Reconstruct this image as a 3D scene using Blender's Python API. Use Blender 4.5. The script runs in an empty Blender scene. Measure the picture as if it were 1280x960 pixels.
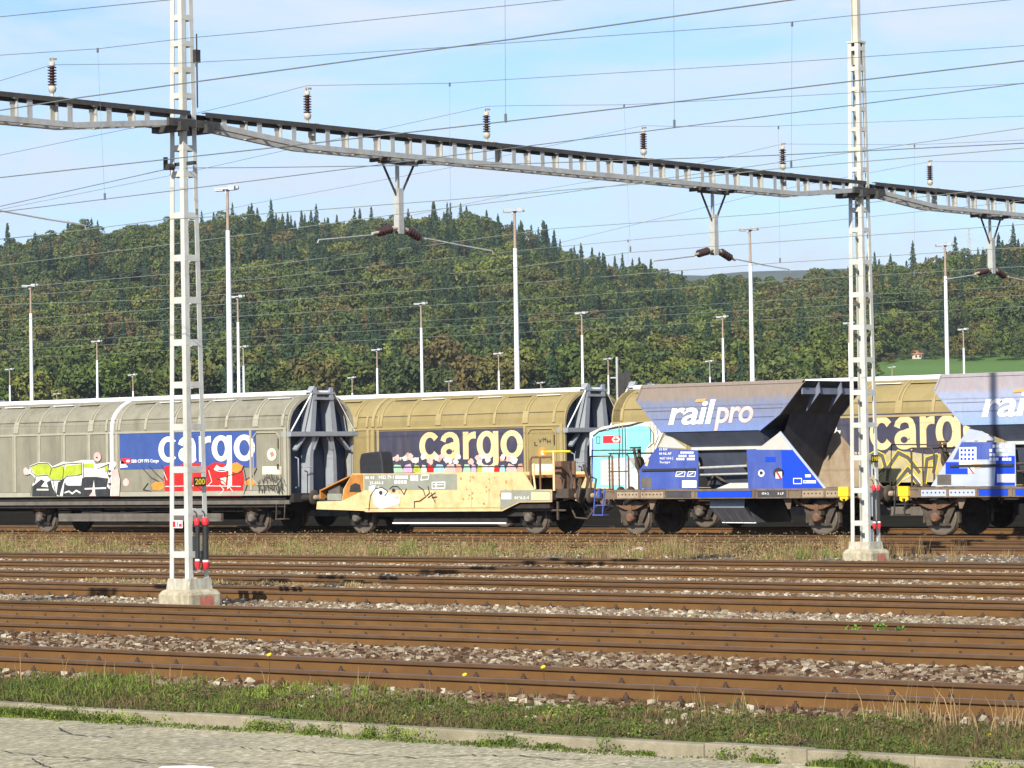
import bpy, bmesh, math, random
import numpy as np
from mathutils import Matrix, Vector
random.seed(7); rng = np.random.default_rng(11)
C = bpy.context.scene.collection
R = math.radians

# ------------------------------------------------------------------ camera
F_PX, YAW, PITCH, ROLL, HC = 3876.35, 0.7031, 0.0247, 0.0163, 2.0363
def _basis():
    f = np.array([-math.sin(YAW)*math.cos(PITCH), math.cos(YAW)*math.cos(PITCH), math.sin(PITCH)])
    r = np.array([math.cos(YAW), math.sin(YAW), 0.]); u = np.cross(r, f)
    c, s = math.cos(ROLL), math.sin(ROLL)
    return c*r-s*u, s*r+c*u, f
CR, CU, CF = _basis()
CO = np.array([0, 0, HC])
cam = bpy.data.cameras.new('camera'); camo = bpy.data.objects.new('camera', cam); C.objects.link(camo)
cam.sensor_width = 36; cam.lens = 36*F_PX/1280; cam.clip_start = .5; cam.clip_end = 30000
camo.matrix_world = Matrix([[CR[0], CU[0], -CF[0], 0], [CR[1], CU[1], -CF[1], 0], [CR[2], CU[2], -CF[2], HC], [0, 0, 0, 1]])
bpy.context.scene.camera = camo

# ------------------------------------------------------------------ light
SUN_EL = R(31)
sdir = Vector((.377, -1, 0)).normalized()          # horizontal direction towards the sun
sun = bpy.data.lights.new('sun', 'SUN'); sun.energy = 4.7; sun.angle = R(.5); sun.color = (1, .94, .82)
suno = bpy.data.objects.new('sun', sun); C.objects.link(suno)
tosun = Vector((sdir.x*math.cos(SUN_EL), sdir.y*math.cos(SUN_EL), math.sin(SUN_EL)))
suno.rotation_euler = tosun.to_track_quat('Z', 'Y').to_euler(); suno.location = (0, 0, 60)
sc = bpy.context.scene
W = bpy.data.worlds.new('World'); sc.world = W; W.use_nodes = True
nt = W.node_tree; nt.nodes.clear()
out = nt.nodes.new('ShaderNodeOutputWorld'); bg = nt.nodes.new('ShaderNodeBackground')
sky = nt.nodes.new('ShaderNodeTexSky'); sky.sky_type = 'NISHITA'; sky.sun_disc = False
sky.sun_elevation = SUN_EL; sky.sun_rotation = math.atan2(sdir.x, sdir.y)
sky.air_density = 1.0; sky.dust_density = .25; sky.ozone_density = 3.5; sky.altitude = 500
tc = nt.nodes.new('ShaderNodeTexCoord'); mp = nt.nodes.new('ShaderNodeMapping')
mp.inputs['Scale'].default_value = (9, 9, 34); mp.inputs['Rotation'].default_value = (0, .06, 0)
mp.inputs['Location'].default_value = (3.1, .4, 1.2)
nz = nt.nodes.new('ShaderNodeTexNoise'); nz.inputs['Scale'].default_value = 1.15; nz.inputs['Detail'].default_value = 8
nz.inputs['Roughness'].default_value = .58; nz.inputs['Distortion'].default_value = .6
rp = nt.nodes.new('ShaderNodeValToRGB'); rp.color_ramp.elements[0].position = .38; rp.color_ramp.elements[1].position = .66
rp.color_ramp.elements[0].color = (0, 0, 0, 1); rp.color_ramp.elements[1].color = (.85, .85, .85, 1)
mx = nt.nodes.new('ShaderNodeMix'); mx.data_type = 'RGBA'
mx.inputs[7].default_value = (5.8, 6.3, 7.0, 1)
tint = nt.nodes.new('ShaderNodeMix'); tint.data_type = 'RGBA'; tint.blend_type = 'MULTIPLY'; tint.inputs[0].default_value = 1; tint.inputs[7].default_value = (.92, 1.0, 1.17, 1)
nt.links.new(tc.outputs['Generated'], mp.inputs[0]); nt.links.new(mp.outputs[0], nz.inputs['Vector'])
nt.links.new(nz.outputs['Fac'], rp.inputs[0]); nt.links.new(rp.outputs[0], mx.inputs[0])
nt.links.new(sky.outputs[0], tint.inputs[6]); nt.links.new(tint.outputs[2], mx.inputs[6]); nt.links.new(mx.outputs[2], bg.inputs[0])
bg.inputs[1].default_value = .1
nt.links.new(bg.outputs[0], out.inputs[0])
sc.view_settings.view_transform = 'Standard'; sc.view_settings.look = 'None'
sc.view_settings.exposure = 0.62; sc.view_settings.gamma = 1

# ------------------------------------------------------------------ helpers
def pray(x, y):
    return CF + CR*(x-640)/F_PX + CU*(480-y)/F_PX
def onY(x, y, Y):            # where the sight line through a photo point meets the vertical plane Y
    d = pray(x, y); t = Y/d[1]; P = CO + t*d; return P[0], P[2]
def onX(x, y, X):
    d = pray(x, y); t = X/d[0]; P = CO + t*d; return P[1], P[2]
def onZ(x, y, z):
    d = pray(x, y); t = (z-HC)/d[2]; P = CO+t*d; return P[0], P[1]
def at(x, y, dist):
    return CO + pray(x, y)*dist

def tag(o, label=None, cat=None, group=None, kind=None):
    if label: o['label'] = label
    if cat: o['category'] = cat
    if group: o['group'] = group
    if kind: o['kind'] = kind
    return o
def empty(name, loc=(0, 0, 0), label=None, cat=None, group=None, rz=0):
    o = bpy.data.objects.new(name, None); C.objects.link(o); o.location = loc; o.rotation_euler = (0, 0, rz)
    o.empty_display_size = .3
    return tag(o, label, cat, group)
def kids(o): return [c for c in bpy.data.objects if c.parent == o]

class MB:
    """collects shapes, builds one mesh object"""
    def __init__(s): s.v = []; s.f = []; s.m = []; s.mats = []; s.cur = 0; s.smooth = set()
    def use(s, m):
        if m not in s.mats: s.mats.append(m)
        s.cur = s.mats.index(m); return s
    def add(s, vs, fs, smooth=False):
        b = len(s.v); s.v += [tuple(map(float, v)) for v in vs]
        for f in fs:
            if smooth: s.smooth.add(len(s.f))
            s.f.append(tuple(i+b for i in f)); s.m.append(s.cur)
        return s
    def box(s, x0, x1, y0, y1, z0, z1):
        vs = [(x, y, z) for x in (x0, x1) for y in (y0, y1) for z in (z0, z1)]
        return s.add(vs, [(0, 1, 3, 2), (4, 6, 7, 5), (0, 4, 5, 1), (2, 3, 7, 6), (0, 2, 6, 4), (1, 5, 7, 3)])
    def bar(s, a, b, w, h=None, up=(0, 0, 1)):
        """rectangular bar from a to b, w across, h along up"""
        h = h or w; a = np.array(a, float); b = np.array(b, float); d = b-a; d /= np.linalg.norm(d)
        up = np.array(up, float)
        if abs(d@up) > .98: up = np.array([0, 1., 0])
        sx = np.cross(d, up); sx /= np.linalg.norm(sx); uu = np.cross(sx, d)
        vs = [p+sx*w/2*i+uu*h/2*j for p in (a, b) for i, j in ((-1, -1), (1, -1), (1, 1), (-1, 1))]
        return s.add(vs, [(3, 2, 1, 0), (4, 5, 6, 7), (0, 1, 5, 4), (1, 2, 6, 5), (2, 3, 7, 6), (3, 0, 4, 7)])
    def tube(s, pts, r, n=8, caps=True, r2=None):
        pts = [np.array(p, float) for p in pts]; rs = r if isinstance(r, (list, tuple)) else [r]*len(pts)
        rings = []
        for i, p in enumerate(pts):
            d = pts[min(i+1, len(pts)-1)]-pts[max(i-1, 0)]; d /= (np.linalg.norm(d)+1e-9)
            up = np.array([0, 0, 1.]) if abs(d[2]) < .9 else np.array([1., 0, 0])
            a = np.cross(d, up); a /= np.linalg.norm(a); b = np.cross(d, a)
            rings += [p+rs[i]*(a*math.cos(2*math.pi*k/n)+b*math.sin(2*math.pi*k/n)) for k in range(n)]
        fs = []
        for i in range(len(pts)-1):
            for k in range(n):
                fs.append((i*n+k, i*n+(k+1) % n, (i+1)*n+(k+1) % n, (i+1)*n+k))
        s.add(rings, fs, True)
        if caps:
            s.add(rings[:n], [tuple(range(n))[::-1]]); s.add(rings[-n:], [tuple(range(n))])
        return s
    def lathe(s, c, axis, prof, n=24):
        """prof: (t along axis, radius)"""
        c = np.array(c, float); d = np.array(axis, float); d /= np.linalg.norm(d)
        up = np.array([0, 0, 1.]) if abs(d[2]) < .9 else np.array([1., 0, 0])
        a = np.cross(d, up); a /= np.linalg.norm(a); b = np.cross(d, a)
        vs = [c+d*t+r*(a*math.cos(2*math.pi*k/n)+b*math.sin(2*math.pi*k/n)) for t, r in prof for k in range(n)]
        fs = [(i*n+k, i*n+(k+1) % n, (i+1)*n+(k+1) % n, (i+1)*n+k) for i in range(len(prof)-1) for k in range(n)]
        s.add(vs, fs, True)
        s.add(vs[:n], [tuple(range(n))]); s.add(vs[-n:], [tuple(range(n))[::-1]])
        return s
    def prismY(s, poly, y0, y1):
        """polygon in (x,z) extruded over y"""
        n = len(poly); vs = [(x, y0, z) for x, z in poly]+[(x, y1, z) for x, z in poly]
        return s.add(vs, [tuple(range(n)), tuple(range(2*n-1, n-1, -1))]+[(i, (i+1) % n, n+(i+1) % n, n+i) for i in range(n)])
    def prismX(s, poly, x0, x1, caps=True, smooth=False):
        n = len(poly); vs = [(x0, y, z) for y, z in poly]+[(x1, y, z) for y, z in poly]
        s.add(vs, [(i, (i+1) % n, n+(i+1) % n, n+i) for i in range(n)], smooth)
        if caps: s.add(vs, [tuple(range(n)), tuple(range(2*n-1, n-1, -1))])
        return s
    def prismZ(s, poly, z0, z1):
        n = len(poly); vs = [(x, y, z0) for x, y in poly]+[(x, y, z1) for x, y in poly]
        return s.add(vs, [tuple(range(n)), tuple(range(2*n-1, n-1, -1))]+[(i, (i+1) % n, n+(i+1) % n, n+i) for i in range(n)])
    def flat(s, poly, y):
        return s.add([(x, y, z) for x, z in poly], [tuple(range(len(poly)))])
    def build(s, name, mat=None, parent=None, bevel=0, recalc=True):
        me = bpy.data.meshes.new(name); me.from_pydata(s.v, [], s.f)
        mats = s.mats or [mat]
        for m in mats: me.materials.append(m)
        if s.mats: me.polygons.foreach_set('material_index', s.m)
        sm = np.zeros(len(s.f), bool); sm[list(s.smooth)] = True
        me.polygons.foreach_set('use_smooth', sm)
        if recalc:
            bm = bmesh.new(); bm.from_mesh(me); bmesh.ops.recalc_face_normals(bm, faces=bm.faces); bm.to_mesh(me); bm.free()
        me.update()
        o = bpy.data.objects.new(name, me); C.objects.link(o)
        if parent: o.parent = parent
        if bevel:
            b = o.modifiers.new('bevel', 'BEVEL'); b.width = bevel; b.segments = 2; b.limit_method = 'ANGLE'; b.angle_limit = R(40)
        return o

def build_split(m, name, mat, parent, gap=.12):
    """builds each separate piece of the collected shapes as an object of its own"""
    n = len(m.v); par = list(range(n))
    def find(i):
        while par[i] != i: par[i] = par[par[i]]; i = par[i]
        return i
    for f in m.f:
        for j in f[1:]: par[find(f[0])] = find(j)
    V = np.array(m.v); isl = {}
    for i in range(n): isl.setdefault(find(i), []).append(i)
    roots = list(isl); box = [(V[isl[r_]].min(0)-gap/2, V[isl[r_]].max(0)+gap/2) for r_ in roots]; g = list(range(len(roots)))
    def fg(i):
        while g[i] != i: i = g[i]
        return i
    for a in range(len(roots)):
        for b in range(a):
            if (box[a][0] <= box[b][1]).all() and (box[b][0] <= box[a][1]).all(): g[fg(a)] = fg(b)
    grp = {roots[a]: fg(a) for a in range(len(roots))}; outs = []
    for k in sorted(set(grp.values())):
        q = MB(); q.mats = list(m.mats); mp2 = {}
        for fi, f in enumerate(m.f):
            if grp[find(f[0])] != k: continue
            for i in f:
                if i not in mp2: mp2[i] = len(q.v); q.v.append(m.v[i])
            if fi in m.smooth: q.smooth.add(len(q.f))
            q.f.append(tuple(mp2[i] for i in f)); q.m.append(m.m[fi])
        outs.append(q.build(name, mat, parent))
    return outs

def npmesh(name, V, Fc, mat, attrs=None, parent=None, smooth=False):
    """fast mesh from numpy arrays, faces all of the same size"""
    me = bpy.data.meshes.new(name); nv, (nf, k) = len(V), Fc.shape
    me.vertices.add(nv); me.vertices.foreach_set('co', np.asarray(V, np.float32).ravel())
    me.loops.add(nf*k); me.loops.foreach_set('vertex_index', np.asarray(Fc, np.int32).ravel())
    me.polygons.add(nf); me.polygons.foreach_set('loop_start', np.arange(0, nf*k, k, dtype=np.int32))
    me.polygons.foreach_set('loop_total', np.full(nf, k, np.int32))
    me.polygons.foreach_set('use_smooth', np.full(nf, smooth, bool))
    for nm, arr in (attrs or {}).items():
        a = me.attributes.new(nm, 'FLOAT', 'POINT'); a.data.foreach_set('value', np.asarray(arr, np.float32))
    me.update(calc_edges=True); me.materials.append(mat)
    if parent is False: return me
    o = bpy.data.objects.new(name, me); C.objects.link(o)
    if parent: o.parent = parent
    return o

# ------------------------------------------------------------------ materials
def srgb(r, g, b):
    f = lambda c: (c/255/12.92) if c/255 <= .04045 else ((c/255+.055)/1.055)**2.4
    return (f(r), f(g), f(b))
def newmat(name):
    m = bpy.data.materials.new(name); m.use_nodes = True; n = m.node_tree.nodes; n.clear()
    o = n.new('ShaderNodeOutputMaterial'); p = n.new('ShaderNodeBsdfPrincipled'); m.node_tree.links.new(p.outputs[0], o.inputs[0])
    return m, m.node_tree, p
def ramp(nt, stops):
    r = nt.nodes.new('ShaderNodeValToRGB'); e = r.color_ramp.elements
    while len(e) < len(stops): e.new(.5)
    for i, (p, c) in enumerate(stops):
        e[i].position = p; e[i].color = tuple(c)+(1,) if len(c) == 3 else c
    return r
def noise(nt, scale, detail=5, rough=.6, vec=None, stretch=None, coord='Object'):
    n = nt.nodes.new('ShaderNodeTexNoise'); n.inputs['Scale'].default_value = scale; n.inputs['Detail'].default_value = detail
    n.inputs['Roughness'].default_value = rough
    t = nt.nodes.new('ShaderNodeTexCoord'); m = nt.nodes.new('ShaderNodeMapping')
    m.inputs['Scale'].default_value = stretch or (1, 1, 1)
    nt.links.new(t.outputs[coord], m.inputs[0]); nt.links.new(m.outputs[0], n.inputs['Vector'])
    return n
def mixc(nt, fac, a, b, blend='MIX'):
    m = nt.nodes.new('ShaderNodeMix'); m.data_type = 'RGBA'; m.blend_type = blend
    for sock, v in ((m.inputs[0], fac), (m.inputs[6], a), (m.inputs[7], b)):
        if hasattr(v, 'is_output') or hasattr(v, 'links'): nt.links.new(v, sock)
        elif isinstance(v, (int, float)): sock.default_value = v
        else: sock.default_value = tuple(v)+(1,)
    return m.outputs[2]
def pm(name, col, rough=.75, metal=0, var=.18, scale=3, dirt=None, amount=.5, streak=True, bump=0, bscale=40, dscale=1.5, spec=.3):
    """painted / worn surface: base colour with mottling and optional dirt or rust patches"""
    m, nt, p = newmat(name)
    n1 = noise(nt, scale, 6, .65)
    r1 = ramp(nt, [(.3, tuple(c*(1-var) for c in col)), (.7, tuple(min(1, c*(1+var)) for c in col))])
    nt.links.new(n1.outputs['Fac'], r1.inputs[0]); o = r1.outputs[0]
    if dirt:
        n2 = noise(nt, dscale, 8, .7, stretch=(2.2, 2.2, .45) if streak else (1, 1, 1))
        r2 = ramp(nt, [(.62-.3*amount, (0, 0, 0)), (.78-.12*amount, (1, 1, 1))])
        nt.links.new(n2.outputs['Fac'], r2.inputs[0]); 
        f = nt.nodes.new('ShaderNodeMath'); f.operation = 'MULTIPLY'; f.inputs[1].default_value = min(1, .45+.5*amount)
        nt.links.new(r2.outputs[0], f.inputs[0])
        o = mixc(nt, f.outputs[0], o, dirt)
    nt.links.new(o, p.inputs['Base Color']); p.inputs['Roughness'].default_value = rough; p.inputs['Metallic'].default_value = metal
    p.inputs['Specular IOR Level'].default_value = spec
    if bump:
        n3 = noise(nt, bscale, 4, .7); b = nt.nodes.new('ShaderNodeBump'); b.inputs['Strength'].default_value = bump; b.inputs['Distance'].default_value = .02
        nt.links.new(n3.outputs['Fac'], b.inputs['Height']); nt.links.new(b.outputs[0], p.inputs['Normal'])
    return m
M = {}
M['railfoot'] = pm('rail_foot_rust', (.085, .042, .022), .9, 0, .3, 2.5, dirt=(.13, .07, .03), amount=.3, streak=False)
M['railhead'] = pm('rail_head_side', (.095, .052, .024), .8, 0, .25, 2, bump=.1)
M['rail'] = pm('rail_rust', (.138, .068, .020), .85, 0, .22, 1.3, dirt=(.075, .036, .018), amount=.45, streak=False, dscale=.55, bump=.15)
M['railtop'] = pm('rail_running_surface', (.15, .105, .08), .55, .2, .2, 6)
M['clip'] = pm('rail_clip', (.05, .03, .02), .8, 0, .3, 9)
M['sleeper'] = pm('sleeper_wood', (.10, .065, .04), .9, 0, .3, 5, dirt=(.2, .17, .13), amount=.3, streak=False)
M['mast'] = pm('mast_grey_paint', (.49, .49, .45), .6, .0, .14, 4, dirt=(.34, .29, .18), amount=.32, bump=.05)
M['mastrust'] = pm('mast_plate_weathered', (.46, .45, .37), .7, 0, .2, 5, dirt=(.22, .11, .045), amount=.6, dscale=4)
M['dark'] = pm('dark_steel', (.035, .033, .032), .7, 0, .3, 6)
M['beamdark'] = pm('beam_top_chord', (.055, .052, .05), .75, 0, .3, 5, dirt=(.09, .07, .06), amount=.3)
M['galv'] = pm('galvanised_steel', (.42, .42, .40), .55, .2, .15, 8, dirt=(.2, .17, .14), amount=.3)
M['brownins'] = pm('brown_porcelain', (.045, .02, .018), .25, 0, .2, 8, spec=.5)
M['whiteins'] = pm('pale_fitting', (.40, .37, .31), .6, 0, .2, 9)
M['concrete'] = pm('foundation_concrete', (.42, .37, .26), .9, 0, .25, 6, dirt=(.16, .13, .085), amount=.65, bump=.5, bscale=18, dscale=3.5)
M['wire'] = pm('copper_wire', (.15, .17, .17), .5, .3, .1, 2)
M['wirel'] = pm('weathered_wire', (.24, .27, .22), .5, .3, .1, 2)
M['red'] = pm('red_paint', (.6, .03, .04), .5, 0, .1, 5)
M['white'] = pm('white_paint', (.78, .77, .74), .6, 0, .06, 5)
M['yellow'] = pm('yellow_paint', (.75, .55, .03), .55, 0, .1, 5)
M['blackrub'] = pm('black_rubber', (.025, .025, .028), .5, 0, .2, 6)
M['lampwhite'] = pm('mast_white_paint', (.74, .75, .76), .5, 0, .05, 1)
M['lamptop'] = pm('mast_rusty_top', (.33, .25, .19), .7, 0, .2, 1)
M['lamphead'] = pm('floodlight_grey', (.45, .46, .47), .5, .1, .1, 3)
# wagons
M['khaki1'] = pm('wagon_aluminium_greyed', (.235, .22, .165), .62, .0, .12, 1.2, dirt=(.13, .11, .075), amount=.5, dscale=1.1, bump=.04)
M['khaki2'] = pm('wagon_aluminium_khaki', (.275, .215, .092), .62, .0, .12, 1.2, dirt=(.19, .15, .07), amount=.4, dscale=1.1, bump=.04)
M['rib1'] = pm('wagon_rib_grey', (.34, .32, .245), .6, 0, .1, 3)
M['rib2'] = pm('wagon_rib_khaki', (.35, .275, .13), .6, 0, .1, 3)
M['capw'] = pm('roof_ridge_white', (.80, .80, .80), .55, 0, .06, 2)
M['frameg'] = pm('end_frame_grey_blue', (.27, .29, .315), .5, .0, .12, 3, dirt=(.18, .18, .17), amount=.3)
M['endwall'] = pm('end_wall_shaded_blue', (.032, .045, .085), .5, .05, .2, 2, dirt=(.05, .05, .06), amount=.4)  # dark blue has the shade of the recessed wagon end in its colour
M['under'] = pm('underframe_black_dirt', (.028, .024, .022), .85, 0, .35, 5)
M['sill'] = pm('sill_grey_dirt', (.13, .115, .098), .8, 0, .2, 4, dirt=(.07, .055, .04), amount=.5)
M['wheel'] = pm('wheel_steel_dirty', (.075, .058, .045), .7, .1, .3, 6)
M['tyre'] = pm('wheel_rim', (.16, .13, .10), .5, .3, .2, 6)
M['spring'] = pm('spring_rust', (.16, .085, .05), .85, 0, .3, 8)
M['signblue'] = pm('sign_blue', (.045, .085, .27), .5, 0, .12, 2, dirt=(.09, .11, .22), amount=.2)
M['signnavy'] = pm('sign_faded_navy', (.052, .052, .085), .6, 0, .2, 1.5, dirt=(.12, .105, .10), amount=.35)
M['cream'] = pm('faded_cream_paint', (.72, .52, .27), .6, 0, .12, 2, dirt=(.8, .68, .46), amount=.4)
M['chute'] = pm('chute_blue_grey', (.06, .07, .10), .6, 0, .2, 2)
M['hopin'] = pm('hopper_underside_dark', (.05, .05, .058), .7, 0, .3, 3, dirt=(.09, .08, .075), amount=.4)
M['orange'] = pm('ballast_wagon_orange', (.66, .47, .24), .7, 0, .14, 1.1, dirt=(.48, .25, .09), amount=.5, streak=False, dscale=4.2, bump=.08)
M['rustor'] = pm('rusty_orange', (.45, .19, .04), .75, 0, .25, 3, dirt=(.2, .08, .03), amount=.4)
M['panelgrey'] = pm('wagon_grey_panel', (.25, .26, .21), .65, 0, .12, 3, dirt=(.35, .31, .22), amount=.2)
M['blue'] = pm('hopper_blue', (.022, .05, .34), .5, 0, .15, 2, dirt=(.07, .09, .30), amount=.3)
M['bluebright'] = pm('hopper_bright_blue', (.01, .055, .50), .45, 0, .08, 2)
M['bluefade'] = pm('hopper_faded_blue', (.055, .09, .33), .55, 0, .15, 2, dirt=(.12, .15, .38), amount=.4)
M['lightgrey'] = pm('hopper_light_grey', (.40, .44, .52), .6, 0, .1, 2)
M['beige'] = pm('hopper_beige', (.47, .46, .42), .6, 0, .1, 2)
M['brownbeam'] = pm('hopper_frame_brown', (.17, .125, .085), .75, 0, .25, 4, dirt=(.08, .05, .03), amount=.4)
M['tan'] = pm('tan_steel', (.32, .25, .17), .8, 0, .2, 3, dirt=(.2, .1, .05), amount=.4)

def hopper_side_mat(name, low, mid, top):  # paint faded to rust towards the rim
    m, nt, p = newmat(name)
    t = nt.nodes.new('ShaderNodeTexCoord'); s = nt.nodes.new('ShaderNodeSeparateXYZ'); nt.links.new(t.outputs['Object'], s.inputs[0])
    n = noise(nt, 1.4, 7, .7, stretch=(1.2, 1, 1)); n2 = noise(nt, 9, 6, .7, stretch=(1, 1, .5))
    a = nt.nodes.new('ShaderNodeMath'); a.operation = 'MULTIPLY_ADD'; a.inputs[1].default_value = .55; nt.links.new(n.outputs['Fac'], a.inputs[0]); nt.links.new(s.outputs[2], a.inputs[2])
    mr = nt.nodes.new('ShaderNodeMapRange'); mr.inputs[1].default_value = 2.9; mr.inputs[2].default_value = 4.25; nt.links.new(a.outputs[0], mr.inputs[0])
    r = ramp(nt, [(.05, low), (.45, mid), (.62, mid), (.75, top)]); nt.links.new(mr.outputs[0], r.inputs[0])
    c = mixc(nt, .25, r.outputs[0], n2.outputs['Fac'], 'OVERLAY')
    nt.links.new(c, p.inputs['Base Color']); p.inputs['Roughness'].default_value = .6
    return m
M['hop1'] = hopper_side_mat('hopper_side_faded_paint', (.15, .22, .46), (.18, .20, .29), (.25, .20, .165))
M['hop2'] = hopper_side_mat('hopper_side_pale_paint', (.23, .34, .54), (.30, .34, .47), (.33, .29, .31))

def strip_mat():
    """ground between the tracks: each bed has its own gravel colour, set by where it lies"""
    m, nt, p = newmat('ballast_ground')
    g = nt.nodes.new('ShaderNodeNewGeometry'); s = nt.nodes.new('ShaderNodeSeparateXYZ'); nt.links.new(g.outputs['Position'], s.inputs[0])
    n0 = noise(nt, .7, 4, .6); ad = nt.nodes.new('ShaderNodeMath'); ad.operation = 'MULTIPLY_ADD'; ad.inputs[1].default_value = .8
    nt.links.new(n0.outputs['Fac'], ad.inputs[0]); nt.links.new(s.outputs[1], ad.inputs[2])
    mr = nt.nodes.new('ShaderNodeMapRange'); mr.inputs[1].default_value = 20; mr.inputs[2].default_value = 80; nt.links.new(ad.outputs[0], mr.inputs[0])
    def P(y): return (y+.4-20)/60
    brown = (.105, .062, .034); grey = (.27, .25, .205); cream = (.22, .18, .13); path = (.15, .14, .11); dirt = (.075, .062, .040)
    st = [(0, dirt), (P(21.3), dirt), (P(21.7), brown), (P(24), brown), (P(25), (.21, .17, .13)), (P(27), (.2, .15, .11)), (P(31.8), brown), (P(32.4), grey), (P(34.8), grey),
          (P(35.4), brown), (P(37.2), brown), (P(38), cream), (P(39.4), cream), (P(40), brown), (P(41.4), brown), (P(42.3), cream), (P(43.7), cream), (P(44.5), brown), (P(46), brown),
          (P(46.7), cream), (P(48), cream), (P(48.6), brown), (P(50.1), brown), (P(50.7), path), (P(55.8), path), (P(56.6), brown), (P(76), brown), (1, (.2, .19, .15))]
    r = ramp(nt, st[:2]); r1 = r
    # colour ramps hold at most 32 stops
    e = r.color_ramp.elements
    for q, c in st[2:]: 
        el = e.new(q); el.color = tuple(c)+(1,)
    nt.links.new(mr.outputs[0], r.inputs[0])
    v = nt.nodes.new('ShaderNodeTexVoronoi'); v.inputs['Scale'].default_value = 14
    t = nt.nodes.new('ShaderNodeTexCoord'); nt.links.new(t.outputs['Object'], v.inputs['Vector'])
    n2 = noise(nt, 30, 4, .7)
    rr = ramp(nt, [(.0, (.45, .45, .45)), (1, (1.5, 1.45, 1.4))]); 
    sv = nt.nodes.new('ShaderNodeSeparateColor'); nt.links.new(v.outputs['Color'], sv.inputs[0]); nt.links.new(sv.outputs[0], rr.inputs[0])
    c = mixc(nt, 1, r.outputs[0], rr.outputs[0], 'MULTIPLY')
    nt.links.new(c, p.inputs['Base Color']); p.inputs['Roughness'].default_value = .95
    b = nt.nodes.new('ShaderNodeBump'); b.inputs['Strength'].default_value = .8; b.inputs['Distance'].default_value = .03
    nt.links.new(v.outputs['Distance'], b.inputs['Height']); nt.links.new(b.outputs[0], p.inputs['Normal'])
    return m
M['ballast'] = strip_mat()
def stone_mat():
    m, nt, p = newmat('ballast_stone')
    a = nt.nodes.new('ShaderNodeAttribute'); a.attribute_name = 'tone'
    r = ramp(nt, [(0, (.045, .024, .014)), (.35, (.11, .062, .036)), (.6, (.165, .118, .074)), (.85, (.25, .205, .145)), (1, (.48, .43, .33))])
    nt.links.new(a.outputs['Fac'], r.inputs[0]); n = noise(nt, 25, 4, .7)
    c = mixc(nt, .35, r.outputs[0], n.outputs['Fac'], 'OVERLAY'); nt.links.new(c, p.inputs['Base Color']); p.inputs['Roughness'].default_value = .9
    return m
M['stone'] = stone_mat()
def plant_mat(name, stops, trans=.25):
    m, nt, p = newmat(name)
    a = nt.nodes.new('ShaderNodeAttribute'); a.attribute_name = 'tone'
    r = ramp(nt, stops); nt.links.new(a.outputs['Fac'], r.inputs[0]); nt.links.new(r.outputs[0], p.inputs['Base Color'])
    p.inputs['Roughness'].default_value = .7; p.inputs['Specular IOR Level'].default_value = .15
    tr = nt.nodes.new('ShaderNodeBsdfTranslucent'); nt.links.new(r.outputs[0], tr.inputs[0])
    ms = nt.nodes.new('ShaderNodeMixShader'); ms.inputs[0].default_value = trans
    o = [n for n in nt.nodes if n.type == 'OUTPUT_MATERIAL'][0]
    nt.links.new(p.outputs[0], ms.inputs[1]); nt.links.new(tr.outputs[0], ms.inputs[2]); nt.links.new(ms.outputs[0], o.inputs[0])
    return m
M['grass'] = plant_mat('grass_blades', [(0, (.075, .045, .025)), (.25, (.17, .13, .06)), (.45, (.085, .095, .030)), (.7, (.10, .14, .028)), (.9, (.16, .22, .035)), (1, (.24, .29, .05))])
M['dry'] = plant_mat('dry_weeds', [(0, (.10, .07, .04)), (.4, (.27, .18, .085)), (.75, (.42, .30, .15)), (.9, (.2, .2, .06)), (1, (.14, .22, .04))])
M['leafg'] = plant_mat('young_leaf', [(0, (.06, .16, .02)), (1, (.16, .34, .04))])
M['flower'] = plant_mat('yellow_petal', [(0, (.8, .65, .02)), (1, (.85, .75, .05))])
M['seed'] = plant_mat('white_seed_head', [(0, (.5, .42, .3)), (1, (.8, .76, .66))])

def asphalt():
    m, nt, p = newmat('worn_asphalt')
    v = nt.nodes.new('ShaderNodeTexVoronoi'); v.inputs['Scale'].default_value = 40; t = nt.nodes.new('ShaderNodeTexCoord'); tm = nt.nodes.new('ShaderNodeMapping'); tm.inputs['Scale'].default_value = (1.2, .42, 1); nt.links.new(t.outputs['Object'], tm.inputs[0]); nt.links.new(tm.outputs[0], v.inputs['Vector'])
    sv = nt.nodes.new('ShaderNodeSeparateColor'); nt.links.new(v.outputs['Color'], sv.inputs[0])
    r = ramp(nt, [(0, (.17, .15, .095)), (.2, (.29, .26, .175)), (.75, (.37, .335, .23)), (1, (.56, .51, .38))]); nt.links.new(sv.outputs[0], r.inputs[0])
    n = noise(nt, .8, 6, .6); r2 = ramp(nt, [(.3, (.8, .8, .8)), (.7, (1.15, 1.12, 1.08))]); nt.links.new(n.outputs['Fac'], r2.inputs[0])
    c = mixc(nt, 1, r.outputs[0], r2.outputs[0], 'MULTIPLY')
    nt.links.new(c, p.inputs['Base Color']); p.inputs['Roughness'].default_value = .9
    b = nt.nodes.new('ShaderNodeBump'); b.inputs['Strength'].default_value = .12; b.inputs['Distance'].default_value = .003
    nt.links.new(v.outputs['Distance'], b.inputs['Height']); nt.links.new(b.outputs[0], p.inputs['Normal'])
    return m
M['asphalt'] = asphalt()
for k_ in ('asphalt', 'ballast', 'stone'): [n for n in M[k_].node_tree.nodes if n.type == 'BSDF_PRINCIPLED'][0].inputs['Specular IOR Level'].default_value = .1
M['crack'] = pm('crack_tar', (.04, .038, .036), .9, 0, .2, 5)
M['kerb'] = pm('kerb_concrete', (.27, .235, .165), .9, 0, .22, 5, dirt=(.12, .105, .06), amount=.55, streak=False, bump=.5, bscale=50)
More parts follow.
